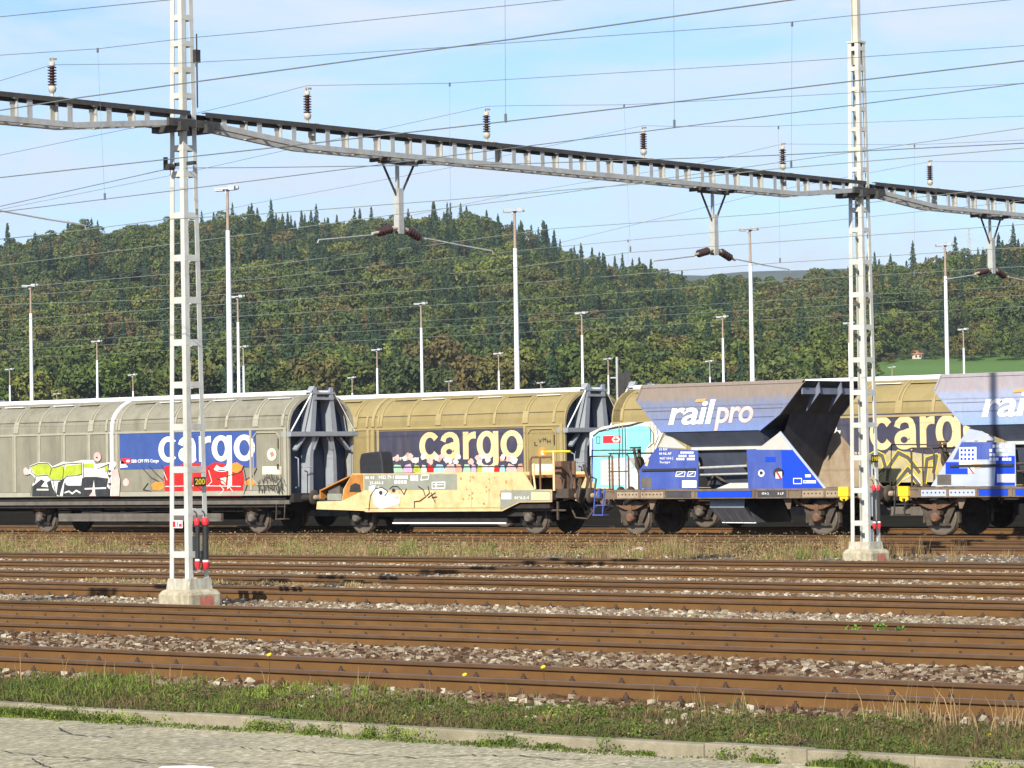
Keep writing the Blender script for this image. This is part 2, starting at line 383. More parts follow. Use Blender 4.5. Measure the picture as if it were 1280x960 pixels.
M['hillsoil'] = pm('hill_soil', (.035, .042, .02), .95, 0, .3, .05)
M['meadow'] = pm('meadow_green', (.085, .16, .028), .95, 0, .15, .02)
M['plain'] = pm('plain_soil_shade', (.02, .018, .014), .95, 0, .3, .2, spec=0)  # soil coloured near-black, painting in the shade under and behind the wagons
M['farhill'] = pm('far_wood', (.045, .06, .035), .95, 0, .3, .01)
#--SPLIT--
# ------------------------------------------------------------------ the setting: ground
def grid(name, xs, ys, zf, mat, smooth=True, attrs=None):
    X, Y = np.meshgrid(xs, ys); Z = zf(X, Y)
    V = np.stack([X, Y, Z], -1).reshape(-1, 3); nx, ny = len(xs), len(ys)
    i = np.arange(nx*ny).reshape(ny, nx)
    Fc = np.stack([i[:-1, :-1], i[:-1, 1:], i[1:, 1:], i[1:, :-1]], -1).reshape(-1, 4)
    return npmesh(name, V, Fc, mat, smooth=smooth)
# wide plain out to the horizon
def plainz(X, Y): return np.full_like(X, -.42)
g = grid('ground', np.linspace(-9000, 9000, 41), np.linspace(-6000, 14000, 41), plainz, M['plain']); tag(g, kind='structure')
def smoothrand(X, Y, seed, sc_):
    r = np.random.default_rng(seed); o = np.zeros_like(X, float)
    for k in range(7):
        a = r.uniform(0, 2*math.pi); f = r.uniform(.5, 2)/sc_; ph = r.uniform(0, 6.28)
        o += np.sin((X*math.cos(a)+Y*math.sin(a))*f+ph)
    return o/7
def bedz(X, Y):
    z = np.full_like(X, -.15)
    for a, b, h in ((24.6, 26.7, .05), (29.4, 29.5, 0), (37.4, 39.4, .06), (41.7, 43.7, .06), (46.1, 47.9, .06), (50.6, 56.3, .07), (59.2, 60.6, .04)):
        c = (a+b)/2; w = (b-a)/2+.05; z = z+h*np.clip(1.25-((Y-c)/w)**2, 0, 1)
    z = np.where(Y < 21.9, -.17-.12*np.clip((21.9-Y)/1.7, 0, 1)**1.3, z)
    z = np.where(Y > 79, -.15-.2*np.clip((Y-79)/2.5, 0, 1), z)
    return z+.012*smoothrand(X, Y, 3, .35)+.012*smoothrand(X, Y, 5, 1.7)
ys = np.unique(np.concatenate([np.linspace(20.15, 27.5, 74), np.linspace(27.5, 82, 220)]))
g = grid('ballast_bed', np.linspace(-130, 30, 640), ys, bedz, M['ballast']); tag(g, kind='structure')
# road and kerb
g = grid('road', np.linspace(-130, 60, 96), np.linspace(-25, 20.0, 46), lambda X, Y: np.full_like(X, -.37)+.004*smoothrand(X, Y, 8, 2), M['asphalt']); tag(g, kind='structure')
kb = MB(); x = -70.; kk = 0
while x < 25:
    L = 1.0; dz = random.uniform(-.01, .008); dy = random.uniform(-.008, .008)
    kb.box(x+.004, x+L-.004, 20.0+dy, 20.15+dy, -.5, -.262+dz); x += L
k = kb.build('kerb', M['kerb'], bevel=.012); tag(k, kind='structure')
# painted mark and cracks on the road
m = MB(); a = [onZ(*q, -.3655) for q in ((192, 963), (203, 958), (240, 957.3), (266, 959), (272, 965), (200, 968))]
m.add([(p_[0], p_[1], -.362) for p_ in a], [tuple(range(6))]); tag(m.build('road_marking', M['white']), kind='structure')
def crack(pts, w):
    m = MB(); P = []
    for i in range(len(pts)-1):
        (x0, y0), (x1, y1) = pts[i], pts[i+1]
        for t in np.linspace(0, 1, 9)[:-1]:
            P.append((x0+(x1-x0)*t+random.uniform(-1.5, 1.5), y0+(y1-y0)*t+random.uniform(-1.1, 1.1)))
    P.append(pts[-1]); W3 = [onZ(*q, -.364) for q in P]; L, Rr = [], []
    for i, q in enumerate(W3):
        d = np.array(W3[min(i+1, len(W3)-1)])-np.array(W3[max(i-1, 0)]); d /= np.linalg.norm(d)+1e-9
        nrm = np.array([-d[1], d[0]]); ww = w*random.uniform(.3, 1.2)*(0.2 if i in (0, len(W3)-1) else 1)
        L.append(np.array(q)+nrm*ww); Rr.append(np.array(q)-nrm*ww)
    vs = [(p_[0], p_[1], -.361) for p_ in L]+[(p_[0], p_[1], -.361) for p_ in Rr]; n = len(L)
    m.add(vs, [(i, i+1, n+i+1, n+i) for i in range(n-1)]); return m
mm = MB()
for pts, w in (([(0, 939), (60, 945), (130, 949), (240, 957)], .012), ([(70, 909), (90, 918), (140, 922)], .012), ([(95, 911), (150, 910), (175, 908)], .007),
               ([(30, 957), (90, 952), (130, 948), (200, 951), (330, 955), (420, 958)], .010), ([(290, 933), (330, 937), (370, 939), (410, 941), (520, 947), (590, 944), (640, 944), (700, 950), (745, 947)], .012),
               ([(40, 948), (55, 957), (70, 962)], .01), ([(640, 944), (720, 950), (790, 957)], .007)):
    c = crack(pts, w); mm.add(c.v, c.f)
tag(mm.build('road_cracks', M['crack'], recalc=False), kind='structure')

# ------------------------------------------------------------------ hills
crest_px = [(-700, 330), (-300, 322), (0, 303), (60, 293), (115, 280), (180, 272), (245, 262), (320, 260), (400, 272), (440, 266), (540, 262), (610, 268), (650, 283), (690, 300), (730, 318), (800, 330), (850, 342), (925, 346), (975, 358),
            (1010, 342), (1060, 333), (1090, 326), (1140, 336), (1190, 326), (1280, 309), (1600, 300), (2100, 320)]
cx = np.array([c[0] for c in crest_px]); cy = np.array([c[1] for c in crest_px])
def horizon_y(x): return 576.0-.0164*(x-640)
def px_of(X, Y):            # bearing of a ground point as photo column
    z = X*CF[0]+Y*CF[1]; r = X*math.cos(YAW)+Y*math.sin(YAW); return 640+F_PX*r/z
D0, D1, DC = 430., 850., 1400.
def terrain(X, Y):
    d = X*CF[0]+Y*CF[1]; px = px_of(X, Y)
    top = (horizon_y(px)-np.interp(px, cx, cy))/F_PX*DC+2-17.5
    t1 = np.clip((d-D0)/(D1-D0), 0, 1); up = 7.0*np.clip((px-1030)/90, 0, 1); z = -.45+(19+up)*t1**1.3
    t2 = np.clip((d-D1)/(DC-D1), 0, 1.); z = z+(top-18.5-up)*(t2**.95*(1+.35*t2*(1-t2)))
    t3 = np.clip((d-DC)/900, 0, 1); z = z-30*t3
    z = z+smoothrand(X, Y, 21, 60)*6*np.clip((d-D1)/200, 0, 1)*np.clip((DC-d)/150, 0, 1)
    return z
def polar(name, px0, px1, npx, ds, zf, mat):
    P = np.linspace(px0, px1, npx); V = []
    dirs = np.array([[CF[0]+math.cos(YAW)*(x-640)/F_PX, CF[1]+math.sin(YAW)*(x-640)/F_PX] for x in P])
    X = np.outer(ds, dirs[:, 0]); Y = np.outer(ds, dirs[:, 1]); Z = zf(X, Y); V = np.stack([X, Y, Z], -1).reshape(-1, 3)
    i = np.arange(len(ds)*npx).reshape(len(ds), npx)
    Fc = np.stack([i[:-1, :-1], i[:-1, 1:], i[1:, 1:], i[1:, :-1]], -1).reshape(-1, 4)
    return npmesh(name, V, Fc, mat, smooth=True)
h = polar('hillside', -900, 2200, 160, np.linspace(D0-5, 2300, 110), terrain, M['hillsoil']); tag(h, kind='structure')
def meadow(X, Y): return terrain(X, Y)+.25
h = polar('meadow', 1075, 1800, 60, np.linspace(700, 905, 24), meadow, M['meadow']); tag(h, kind='structure')
def farz(X, Y):
    d = X*CF[0]+Y*CF[1]; px = px_of(X, Y)
    top = (horizon_y(px)-np.interp(px, [-900, 400, 880, 930, 975, 1020, 1100, 1300, 1900], [350, 352, 343, 338, 336, 334, 333, 335, 340]))/F_PX*5200
    t = np.clip((d-4300)/900, 0, 1); return -2+(top)*(t*t*(3-2*t))+smoothrand(X, Y, 33, 45)*5*t+smoothrand(X, Y, 35, 18)*3*t-60*np.clip((d-5300)/900, 0, 1)
h = polar('far_hills', -900, 1900, 900, np.linspace(4300, 6000, 40), farz, M['farhill']); tag(h, kind='structure')

# ------------------------------------------------------------------ trees
def leafmat(name, stops):
    m, nt, p = newmat(name)
    oi = nt.nodes.new('ShaderNodeObjectInfo'); r = ramp(nt, stops); nt.links.new(oi.outputs['Random'], r.inputs[0])
    a = nt.nodes.new('ShaderNodeAttribute'); a.attribute_name = 'tone'
    r2 = ramp(nt, [(0, (.6, .6, .6)), (1, (1.45, 1.4, 1.25))]); nt.links.new(a.outputs['Fac'], r2.inputs[0])
    c = mixc(nt, 1, r.outputs[0], r2.outputs[0], 'MULTIPLY'); nt.links.new(c, p.inputs['Base Color'])
    p.inputs['Roughness'].default_value = .8; p.inputs['Specular IOR Level'].default_value = .1
    return m
M['decid'] = leafmat('broadleaf_foliage', [(0, (0.055, 0.084, 0.024)), (.2, (0.079, 0.103, 0.026)), (.4, (0.048, 0.077, 0.032)), (.55, (0.108, 0.100, 0.032)), (.68, (0.077, 0.114, 0.026)), (.84, (0.106, 0.084, 0.034)), (.92, (0.129, 0.156, 0.034)), (1, (0.069, 0.090, 0.040))])
M['conif'] = leafmat('conifer_foliage', [(0, (0.021, 0.045, 0.024)), (.5, (0.032, 0.058, 0.029)), (1, (0.040, 0.061, 0.026))])
M['bright'] = leafmat('bright_foliage', [(0, (0.172, 0.224, 0.026)), (.5, (0.132, 0.198, 0.029)), (1, (0.224, 0.238, 0.026))])
M['bark'] = pm('bark', (.09, .075, .06), .95, 0, .2, 2)
def leaves(Pc, N, size, seed, jit=.5):
    r = np.random.default_rng(seed); n = len(Pc); N = N+r.normal(0, jit, (n, 3)); N /= np.linalg.norm(N, axis=1, keepdims=True)
    a = np.cross(N, r.normal(0, 1, (n, 3))); a /= np.linalg.norm(a, axis=1, keepdims=True); b = np.cross(N, a)
    s = (size*r.uniform(.6, 1.3, (n, 1)))/2; e = r.uniform(.6, 1., (n, 1))
    V = np.stack([Pc-a*s-b*s*e*.4, Pc-a*s*.2-b*s*e, Pc+a*s+b*s*e*.3, Pc+a*s*.1+b*s*e], 1).reshape(-1, 3)
    Fc = np.arange(4*n).reshape(n, 4); return V, Fc, np.repeat(r.uniform(0, 1, n), 4)
def decid_mesh(name, seed, Hh=14., Rr=5.2, nl=16, per=130, leaf=.78, mat='decid'):
    r = np.random.default_rng(seed); P, N = [], []
    for k in range(nl):
        th = r.uniform(0, 6.28); zz = r.uniform(.28, .95); rad = Rr*math.sqrt(max(.05, 1-((zz-.52)/.5)**2))*r.uniform(.35, .85)
        c = np.array([rad*math.cos(th), rad*math.sin(th), Hh*zz]); lr = Rr*r.uniform(.30, .50)
        d = r.normal(0, 1, (per, 3)); d /= np.linalg.norm(d, axis=1, keepdims=True); d[:, 2] = np.where(d[:, 2] < -.5, -d[:, 2], d[:, 2])
        P.append(c+d*lr*np.array([1, 1, .85])*r.uniform(.82, 1.12, (per, 1))); N.append(d)
    return npmesh(name, *[q for q in (lambda V, F_, T: (V, F_, M[mat], {'tone': T}))(*leaves(np.vstack(P), np.vstack(N), leaf, seed))], parent=False)
def conif_mesh(name, seed, Hh=21., Rr=3.1, n=1300, leaf=.78, mat='conif'):
    r = np.random.default_rng(seed); t = r.uniform(0, 1, n)**.62; t = 1-t   # more near the ground
    tier = np.floor(t*13)/13+.02; prof = (1-t)**.85*Rr*(1-.45*((t-tier)*13))*r.uniform(.55, 1.08, n)
    th = r.uniform(0, 6.28, n); wob = 1+.22*np.sin(3*th+seed)
    P = np.stack([prof*wob*np.cos(th), prof*wob*np.sin(th), 1.5+(Hh-1.5)*t], 1)
    N = np.stack([np.cos(th), np.sin(th), np.full(n, .7)], 1)
    return npmesh(name, *[q for q in (lambda V, F_, T: (V, F_, M[mat], {'tone': T}))(*leaves(P, N, leaf, seed, .35))], parent=False)
dm = [decid_mesh('broadleaf_crown', 100+i, Hh=[14, 12.5, 15.5, 13, 11.5][i], Rr=[5.2, 5.6, 5.0, 4.3, 4.8][i]) for i in range(5)]
cm = [conif_mesh('conifer_crown', 200+i, Hh=[21, 19, 23][i], Rr=[3.1, 2.7, 3.4][i]) for i in range(3)]
protos = bpy.data.collections.new('forest_tree_kinds')       # not linked to the scene: used only by the forest
for i, me in enumerate(dm+cm):
    o = bpy.data.objects.new('kind_%d' % i, me); protos.objects.link(o)
# scatter
pts, idx, scl, rot = [], [], [], []
def conif_share(X, Y, d, px):
    s = smoothrand(X, Y, 77, 45)+.5*smoothrand(X, Y, 78, 20)
    b = .05+.75*np.clip((s-.08)*5, 0, 1)
    b += .75*np.clip(1-abs(px-360)/90, 0, 1)*np.clip((d-1150)/150, 0, 1)+.9*np.clip(1.1-abs(px-725)/95, 0, .62)*np.clip((d-1180)/80, 0, 1)
    b = np.where((d > 1330) & (b < .5), .06, b)
    b = np.where((px > 870) & (px < 1060) & (d > 1200), 0, b)
    return b
rr = np.random.default_rng(5); step = 9.6
dgrid = np.arange(600, 1500, step*.95)
for d in dgrid:
    half = int((1500)/step)
    w0, w1 = d*(-420-640)/F_PX, d*(1700-640)/F_PX
    s = np.arange(w0, w1, step)+rr.uniform(0, step)
    s = s+rr.uniform(-3, 3, len(s)); dd = d+rr.uniform(-3.2, 3.2, len(s))
    X = CF[0]*dd+math.cos(YAW)*s; Y = CF[1]*dd+math.sin(YAW)*s; px = 640+F_PX*s/dd
    keep = ~((px > 1084) & (dd < 925) & (smoothrand(X, Y, 91, 18) < .22)) & ~((px > 1060) & (dd < 800))
    cs = conif_share(X, Y, dd, px); isc = rr.uniform(0, 1, len(s)) < cs
    for i in range(len(s)):
        if not keep[i]: continue
        pts.append((X[i], Y[i])); idx.append(5+rr.integers(3) if isc[i] else rr.integers(5)); scl.append(rr.uniform(.78, 1.42)*(1.0 if not isc[i] else rr.uniform(.62, 1.0))*(.85 if dd[i] > 1330 else 1)*(.6 if (px[i] > 1060 and dd[i] < 905) else 1)); rot.append(rr.uniform(0, 6.28))
pts = np.array(pts); Zt = terrain(pts[:, 0], pts[:, 1]); V = np.column_stack([pts, Zt-.8])
me = bpy.data.meshes.new('forest'); me.vertices.add(len(V)); me.vertices.foreach_set('co', V.astype(np.float32).ravel())
for nm, arr, ty in (('kind_id', idx, 'INT'), ('size', scl, 'FLOAT'), ('spin', rot, 'FLOAT')):
    a = me.attributes.new(nm, ty, 'POINT'); a.data.foreach_set('value', np.array(arr, np.int32 if ty == 'INT' else np.float32))
forest = bpy.data.objects.new('forest', me); C.objects.link(forest); tag(forest, 'mixed autumn wood covering the whole hillside behind the yard', 'forest', kind='stuff')
gn = bpy.data.node_groups.new('scatter_trees', 'GeometryNodeTree')
gn.interface.new_socket('Geometry', in_out='INPUT', socket_type='NodeSocketGeometry'); gn.interface.new_socket('Geometry', in_out='OUTPUT', socket_type='NodeSocketGeometry')
N = gn.nodes; L = gn.links
gi, go = N.new('NodeGroupInput'), N.new('NodeGroupOutput'); mp_ = N.new('GeometryNodeMeshToPoints'); ip = N.new('GeometryNodeInstanceOnPoints'); ci = N.new('GeometryNodeCollectionInfo')
ci.inputs['Collection'].default_value = protos; ci.inputs['Separate Children'].default_value = True; ci.inputs['Reset Children'].default_value = True
def na(name, ty):
    n = N.new('GeometryNodeInputNamedAttribute'); n.data_type = ty; n.inputs['Name'].default_value = name; return n.outputs['Attribute']
cmb = N.new('ShaderNodeCombineXYZ'); L.new(na('spin', 'FLOAT'), cmb.inputs[2])
L.new(gi.outputs[0], mp_.inputs['Mesh']); L.new(mp_.outputs[0], ip.inputs['Points']); L.new(ci.outputs[0], ip.inputs['Instance']); ip.inputs['Pick Instance'].default_value = True
L.new(na('kind_id', 'INT'), ip.inputs['Instance Index']); L.new(na('size', 'FLOAT'), ip.inputs['Scale']); L.new(cmb.outputs[0], ip.inputs['Rotation']); L.new(ip.outputs[0], go.inputs[0])
md = forest.modifiers.new('scatter', 'NODES'); md.node_group = gn

# single trees one can tell apart
def trunk_mesh(name, h, r):
    m = MB(); m.tube([(0, 0, -1), (0.05, 0, h*.5), (0, .05, h)], [r, r*.75, r*.3], 7)
    for k in range(5):
        a = k*2.4; z = h*(.35+.1*k); m.tube([(0, 0, z), (math.cos(a)*h*.16, math.sin(a)*h*.16, z+h*.14)], [r*.35, r*.12], 5)
    return m
tr_b = trunk_mesh('t', 10, .3)
def tree(name, px, yt, d, mesh, hh, label, group, seed, wide=1.):
    """a tree whose top shows at photo point (px, yt) at distance d"""
    P = at(px, yt, d); zt = float(terrain(np.array([P[0]]), np.array([P[1]]))[0])-.3; s = (P[2]-zt)/hh
    r = empty(name, (P[0], P[1], zt), label, 'tree', group, rz=seed*1.7); r.scale = (s*wide, s*wide, s)
    t = tr_b.build('trunk', M['bark'], r); c = bpy.data.objects.new('crown', mesh); C.objects.link(c); c.parent = r
    return r
bm_ = [decid_mesh('crown', 300+i, Hh=15, Rr=[3.0, 4.6][i], nl=16, per=80, leaf=.9, mat='bright') for i in range(2)]
for i, (px, yt, d, k, lb) in enumerate([(88, 462, 690, 0, 'narrow yellow-green tree behind the wagon roof, left of the pole near the left mast'), (174, 465, 700, 0, 'yellow-green tree just left of the near lattice mast, above the wagon roof'),
        (140, 472, 720, 1, 'low rounded yellowish tree between two narrow ones above the left wagon roof'), (18, 468, 700, 1, 'yellow-green rounded tree at the far left above the wagon roof')]):
    tree('broadleaf_tree', px, yt, d, bm_[k], 15, lb, None, i)
for i, (px, yt, d) in enumerate([(1112, 440, 885), (1130, 443, 893), (1168, 445, 890), (1200, 444, 890), (1214, 447, 885), (1240, 447, 892)]):
    tree('broadleaf_tree', px, yt, d, dm[i % 5], 14, ['rounded green tree at the left end of the green meadow', 'green tree standing just left of the small house', 'green tree standing just right of the small house', 'green tree right of the tall floodlight mast on the meadow', 'low green tree by the thin floodlight mast on the meadow', 'rightmost green tree on the meadow'][i], None, i+5, 1.5)
for i, px_y in enumerate([(88, 277), (101, 274), (121, 270), (155, 277), (653, 272), (664, 278), (678, 274), (686, 280), (693, 289), (725, 304), (646, 276), (383, 262), (345, 262), (738, 306), (752, 312), (1114, 315), (540, 252), (556, 254), (585, 258), (421, 262), (250, 258), (270, 260), (800, 318), (1092, 312), (1261, 297), (610, 262), (700, 300)]):
    tree('conifer', px_y[0]+((i*37) % 7-3), px_y[1]+(i*53) % 9-2, 1405+3*(i % 4), cm[i % 3], [21, 19, 23][i % 3], 'dark pointed conifer standing out against the sky on the wooded ridge', 'pointed conifers on the ridge', i, 1.0)

# house on the meadow
P = at(1148, 461, 900); zt = float(terrain(np.array([P[0]]), np.array([P[1]]))[0])
hs = empty('house', (P[0], P[1], zt), 'small pale house with reddish roof on the meadow below the wood', 'house', rz=.5); hs.scale = (.62, .62, .62)
m = MB(); m.box(-2.6, 2.6, -2, 2, -.5, 2.6); m.add([(-2.6, -2, 2.6), (-2.6, 2, 2.6), (-2.6, 0, 4.4)], [(0, 1, 2)]); m.add([(2.6, -2, 2.6), (2.6, 2, 2.6), (2.6, 0, 4.4)], [(0, 1, 2)])
m.build('wall', pm('house_wall', (.5, .46, .4), .9), hs)
m = MB(); m.add([(-2.9, -2.4, 2.35), (2.9, -2.4, 2.35), (2.9, 0, 4.55), (-2.9, 0, 4.55), (-2.9, 2.4, 2.35), (2.9, 2.4, 2.35)], [(0, 1, 2, 3), (3, 2, 5, 4)]); ro = m.build('roof', pm('roof_tiles', (.42, .16, .09), .9), hs)
ro.modifiers.new('t', 'SOLIDIFY').thickness = .15
m = MB(); m.box(-1.2, -.3, -2.03, -1.98, .9, 1.9); m.build('window', M['dark'], hs); m = MB(); m.box(.6, 1.5, -2.03, -1.98, .9, 1.9); m.build('window', M['dark'], hs)

# ------------------------------------------------------------------ air
hz = MB(); hz.box(-5200, 2600, -60, 6200, -3, 560)
hm = bpy.data.materials.new('air'); hm.use_nodes = True; hn = hm.node_tree; hn.nodes.clear(); ho = hn.nodes.new('ShaderNodeOutputMaterial'); pv = hn.nodes.new('ShaderNodeVolumePrincipled')
pv.inputs['Color'].default_value = (.80, .88, 1, 1); pv.inputs['Density'].default_value = .00008; pv.inputs['Anisotropy'].default_value = .2
hn.links.new(pv.outputs[0], ho.inputs['Volume'])
hzo = hz.build('haze', hm); tag(hzo, kind='stuff')

# ------------------------------------------------------------------ tracks
def rail_mesh(x0, x1):
    m = MB(); m.use(M['rail'])
    half = [(.0745, -.172), (.0745, -.162), (.018, -.146), (.0085, -.13), (.0085, -.055), (.03, -.042), (.0355, -.036), (.0355, -.006), (.029, -.0005)]
    poly = [(y, z) for y, z in half]+[(-y, z) for y, z in half[::-1]]
    n = len(poly); xs = np.linspace(x0, x1, 9)
    vs = [(x, y, z) for x in xs for y, z in poly]
    for i in range(len(xs)-1):
        for k in range(n):
            m.use(M['railtop'] if k == len(half)-1 else (M['railfoot'] if k in (0, 1, 2, len(poly)-2, len(poly)-3, len(poly)-4, len(poly)-1) else (M['railhead'] if 4 <= k <= 12 else M['rail'])))
            m.add([vs[i*n+k], vs[i*n+(k+1) % n], vs[(i+1)*n+(k+1) % n], vs[(i+1)*n+k]], [(0, 1, 2, 3)])
    return m
RM = rail_mesh(-150, 40)
def sleeper_mb():
    m = MB(); m.use(M['sleeper']).box(-.12, .12, -1.25, 1.25, -.30, -.176)
    m.use(M['clip'])
    for y in (-.75, .75):
        m.box(-.085, .085, y-.17, y+.17, -.176, -.166)
        for s in (-1, 1):
            m.box(-.06, .06, y+s*.098-.028, y+s*.098+.028, -.166, -.128); m.lathe((0, y+s*.10, -.135), (0, 0, 1), [(0, .026), (.035, .026), (.035, .013), (.06, .013)], 6)
    return m
sl_me = sleeper_mb().build('sleeper'); sl_mesh = sl_me.data; bpy.data.objects.remove(sl_me)
tracks = [(22.104, 'first railway track counted from the road, beside the grass'), (27.0, 'second railway track from the road'), (30.16, 'third railway track from the road, just in front of the near mast'), (35.545, 'fourth railway track from the road, just behind the near mast'),
          (39.62, 'fifth railway track from the road'), (43.93, 'sixth railway track from the road'), (48.3, 'seventh railway track from the road, in front of the far mast'), (57.0, 'eighth railway track, just behind the strip of dry weeds'),
          (61.2, 'ninth railway track, the last empty one before the wagons'), (65.7, 'railway track carrying the row with the two blue hopper wagons'), (72.19, 'railway track behind, carrying the two yellowish cargo wagons')]
spare = []
rail_me = None
for ti, (Y, lb) in enumerate(tracks):
    t = empty('railway_track', (0, Y+.75, 0), lb, 'railway track', 'parallel tracks of the yard')
    for s in (-.75, .75):
        if rail_me is None: o = RM.build('rail', None, t); rail_me = o.data
        else: o = bpy.data.objects.new('rail', rail_me); C.objects.link(o); o.parent = t
        o.location = (0, s, 0)
    xa = onY(-40, 640, Y)[0] if Y > 26 else -31; xb = onY(1320, 640, Y)[0]
    n = 0; x = math.floor(xa/.62)*.62+.13*ti
    while x < xb and n < 98:
        o = bpy.data.objects.new('sleeper', sl_mesh); C.objects.link(o); o.parent = t; o.location = (x, 0, random.uniform(-.004, .004)); o.rotation_euler = (0, 0, random.uniform(-.01, .01))
        x += .62; n += 1
    b = sleeper_mb(); VV = np.array(b.v); mm = MB(); mm.mats = list(b.mats)
    for k in range(14):
        for x2 in (math.floor(xa/.62)*.62+.13*ti-.62*(k+1), x+.62*k):
            base = len(mm.v); mm.v += [tuple(v) for v in VV+np.array([x2, 0, 0])]; mm.f += [tuple(i+base for i in f) for f in b.f]; mm.m += b.m
    o = mm.build('sleepers_further_along', None, t, recalc=False); tag(o, kind='stuff')

# ------------------------------------------------------------------ stones, grass and weeds
def stones(name, areas, label, seed, cat='gravel'):
    r = np.random.default_rng(seed); base = np.array([(x, y, z) for x in (-1, 1) for y in (-1, 1) for z in (-1, 1)], float)
    fc = np.array([(0, 1, 3, 2), (4, 6, 7, 5), (0, 4, 5, 1), (2, 3, 7, 6), (0, 2, 6, 4), (1, 5, 7, 3)])
    Vs, Ts = [], []
    for (x0, x1, y0, y1, n, s0, s1, tlo, thi) in areas:
        X = r.uniform(x0, x1, n); Y = r.uniform(y0, y1, n); Z = bedz(X, Y)+r.uniform(-.006, .014, n)
        s = (s0+(s1-s0)*r.uniform(0, 1, n)**2)[:, None, None]
        B = base[None]*np.array([1, .8, .62])*(1+r.uniform(-.38, .38, (n, 8, 3)))*s/2
        a = r.uniform(0, 6.28, n); t = r.uniform(-.6, .6, n); ca, sa, ct, st = np.cos(a), np.sin(a), np.cos(t), np.sin(t)
        x_ = B[..., 0]*ct[:, None]-B[..., 2]*st[:, None]; z_ = B[..., 0]*st[:, None]+B[..., 2]*ct[:, None]; y_ = B[..., 1]
        B = np.stack([x_*ca[:, None]-y_*sa[:, None], x_*sa[:, None]+y_*ca[:, None], z_], -1)+np.stack([X, Y, Z], -1)[:, None]
        Vs.append(B.reshape(-1, 3)); Ts.append(np.repeat(r.uniform(tlo, thi, n), 8))
    V = np.vstack(Vs); n = len(V)//8; Fc = (fc[None]+8*np.arange(n)[:, None, None]).reshape(-1, 4)
    o = npmesh(name, V, Fc, M['stone'], {'tone': np.concatenate(Ts)}); return tag(o, label, cat, kind='stuff')
stones('ballast_stones', [(-34, -11, 23.85, 26.85, 26000, .03, .09, .0, .97), (-34, -10, 21.55, 21.98, 2600, .03, .10, .0, 1), (-32, -11, 20.9, 21.6, 700, .02, .08, .1, 1),
       (-46, -17, 32.0, 35.3, 15000, .02, .08, .45, 1), (-52, -20, 37.3, 39.4, 12000, .03, .085, .35, 1), (-58, -22, 41.5, 43.8, 12000, .03, .085, .4, 1),
       (-62, -24, 45.8, 48.1, 11000, .03, .085, .4, 1), (-72, -28, 50.2, 56.6, 9000, .02, .07, .3, 1), (-60, -20, 28.8, 30.0, 1500, .02, .06, 0, .5), (-78, -30, 58.9, 60.9, 4000, .03, .08, .3, .9),
       (-62, -20, 29.0, 29.9, 800, .02, .06, .2, .8)], 'loose ballast stones lying between the tracks', 9)

def blades(name, specs, mat, label, seed, cat):
    """specs: arrays of root positions, height, lean, width, tone"""
    r = np.random.default_rng(seed); Vs, Ts = [], []
    for (X, Y, Z, Hh, Wd, tone, lean) in specs:
        n = len(X); a = r.uniform(0, 6.28, n); l = lean*r.uniform(.2, 1, n)*Hh; dx, dy = np.cos(a)*l, np.sin(a)*l
        w = Wd/2; b = r.uniform(0, 6.28, n); wx, wy = np.cos(b)*w, np.sin(b)*w
        p0 = np.stack([X-wx, Y-wy, Z], -1); p1 = np.stack([X+wx, Y+wy, Z], -1)
        mx_, my_, mz_ = X+dx*.4, Y+dy*.4, Z+Hh*.6
        p2 = np.stack([mx_+wx*.8, my_+wy*.8, mz_], -1); p3 = np.stack([mx_-wx*.8, my_-wy*.8, mz_], -1)
        tz = Z+Hh*(1-.25*lean)
        p4 = np.stack([X+dx+wx*.15, Y+dy+wy*.15, tz], -1); p5 = np.stack([X+dx-wx*.15, Y+dy-wy*.15, tz], -1)
        Vs.append(np.stack([p0, p1, p2, p3, p4, p5], 1).reshape(-1, 3)); Ts.append(np.repeat(tone, 6))
    V = np.vstack(Vs); n = len(V)//6; i = 6*np.arange(n)[:, None]
    Fc = np.vstack([i+np.array([0, 1, 2, 3]), i+np.array([3, 2, 4, 5])])
    o = npmesh(name, V, Fc, mat, {'tone': np.clip(np.concatenate(Ts), 0, 1)}); return tag(o, label, cat, kind='stuff')
r = np.random.default_rng(44)
def field(n, x0, x1, y0, y1, h0, h1, w, t0, t1, lean, thr, seed, sc_=.5, zf=bedz, zoff=0):
    X = r.uniform(x0, x1, n); Y = r.uniform(y0, y1, n); q = smoothrand(X, Y*1.6, seed, sc_)+.5*smoothrand(X, Y, seed+1, sc_*.3); k = q > thr
    X, Y, q = X[k], Y[k], q[k]; f = np.clip((q-thr)*2.2, 0, 1)
    big = smoothrand(X, Y, seed+5, 1.6)
    tone = t0+(t1-t0)*np.clip(.5+.9*big+r.normal(0, .22, len(X)), 0, 1)
    return (X, Y, zf(X, Y)+zoff, (h0+(h1-h0)*r.uniform(0, 1, len(X))*(.4+.6*f)), w*r.uniform(.6, 1.4, len(X)), tone, lean)
roadz = lambda X, Y: np.full_like(X, -.37)
sp = [field(80000, -32, -9, 20.15, 21.6, .02, .085, .011, .15, .75, .9, -.2, 301), field(22000, -32, -9, 20.17, 21.3, .03, .14, .010, .0, .5, .7, 0, 311),
      field(30000, -32, -9, 19.84, 20.0, .02, .13, .013, .4, 1.0, 1.1, .08, 321, .3, roadz), field(12000, -34, -21, 20.2, 21.9, .05, .19, .012, .6, 1, .7, .0, 331),
      field(9000, -30, -11, 20.17, 21.9, .06, .24, .010, .5, .9, .5, .3, 341, .4), field(5000, -32, -9, 19.72, 20.0, .01, .05, .015, .5, .9, 1.2, -.2, 351, .5, roadz)]
blades('grass', sp, M['grass'], 'green grass and weeds along the kerb and the road edge', 1, 'grass')
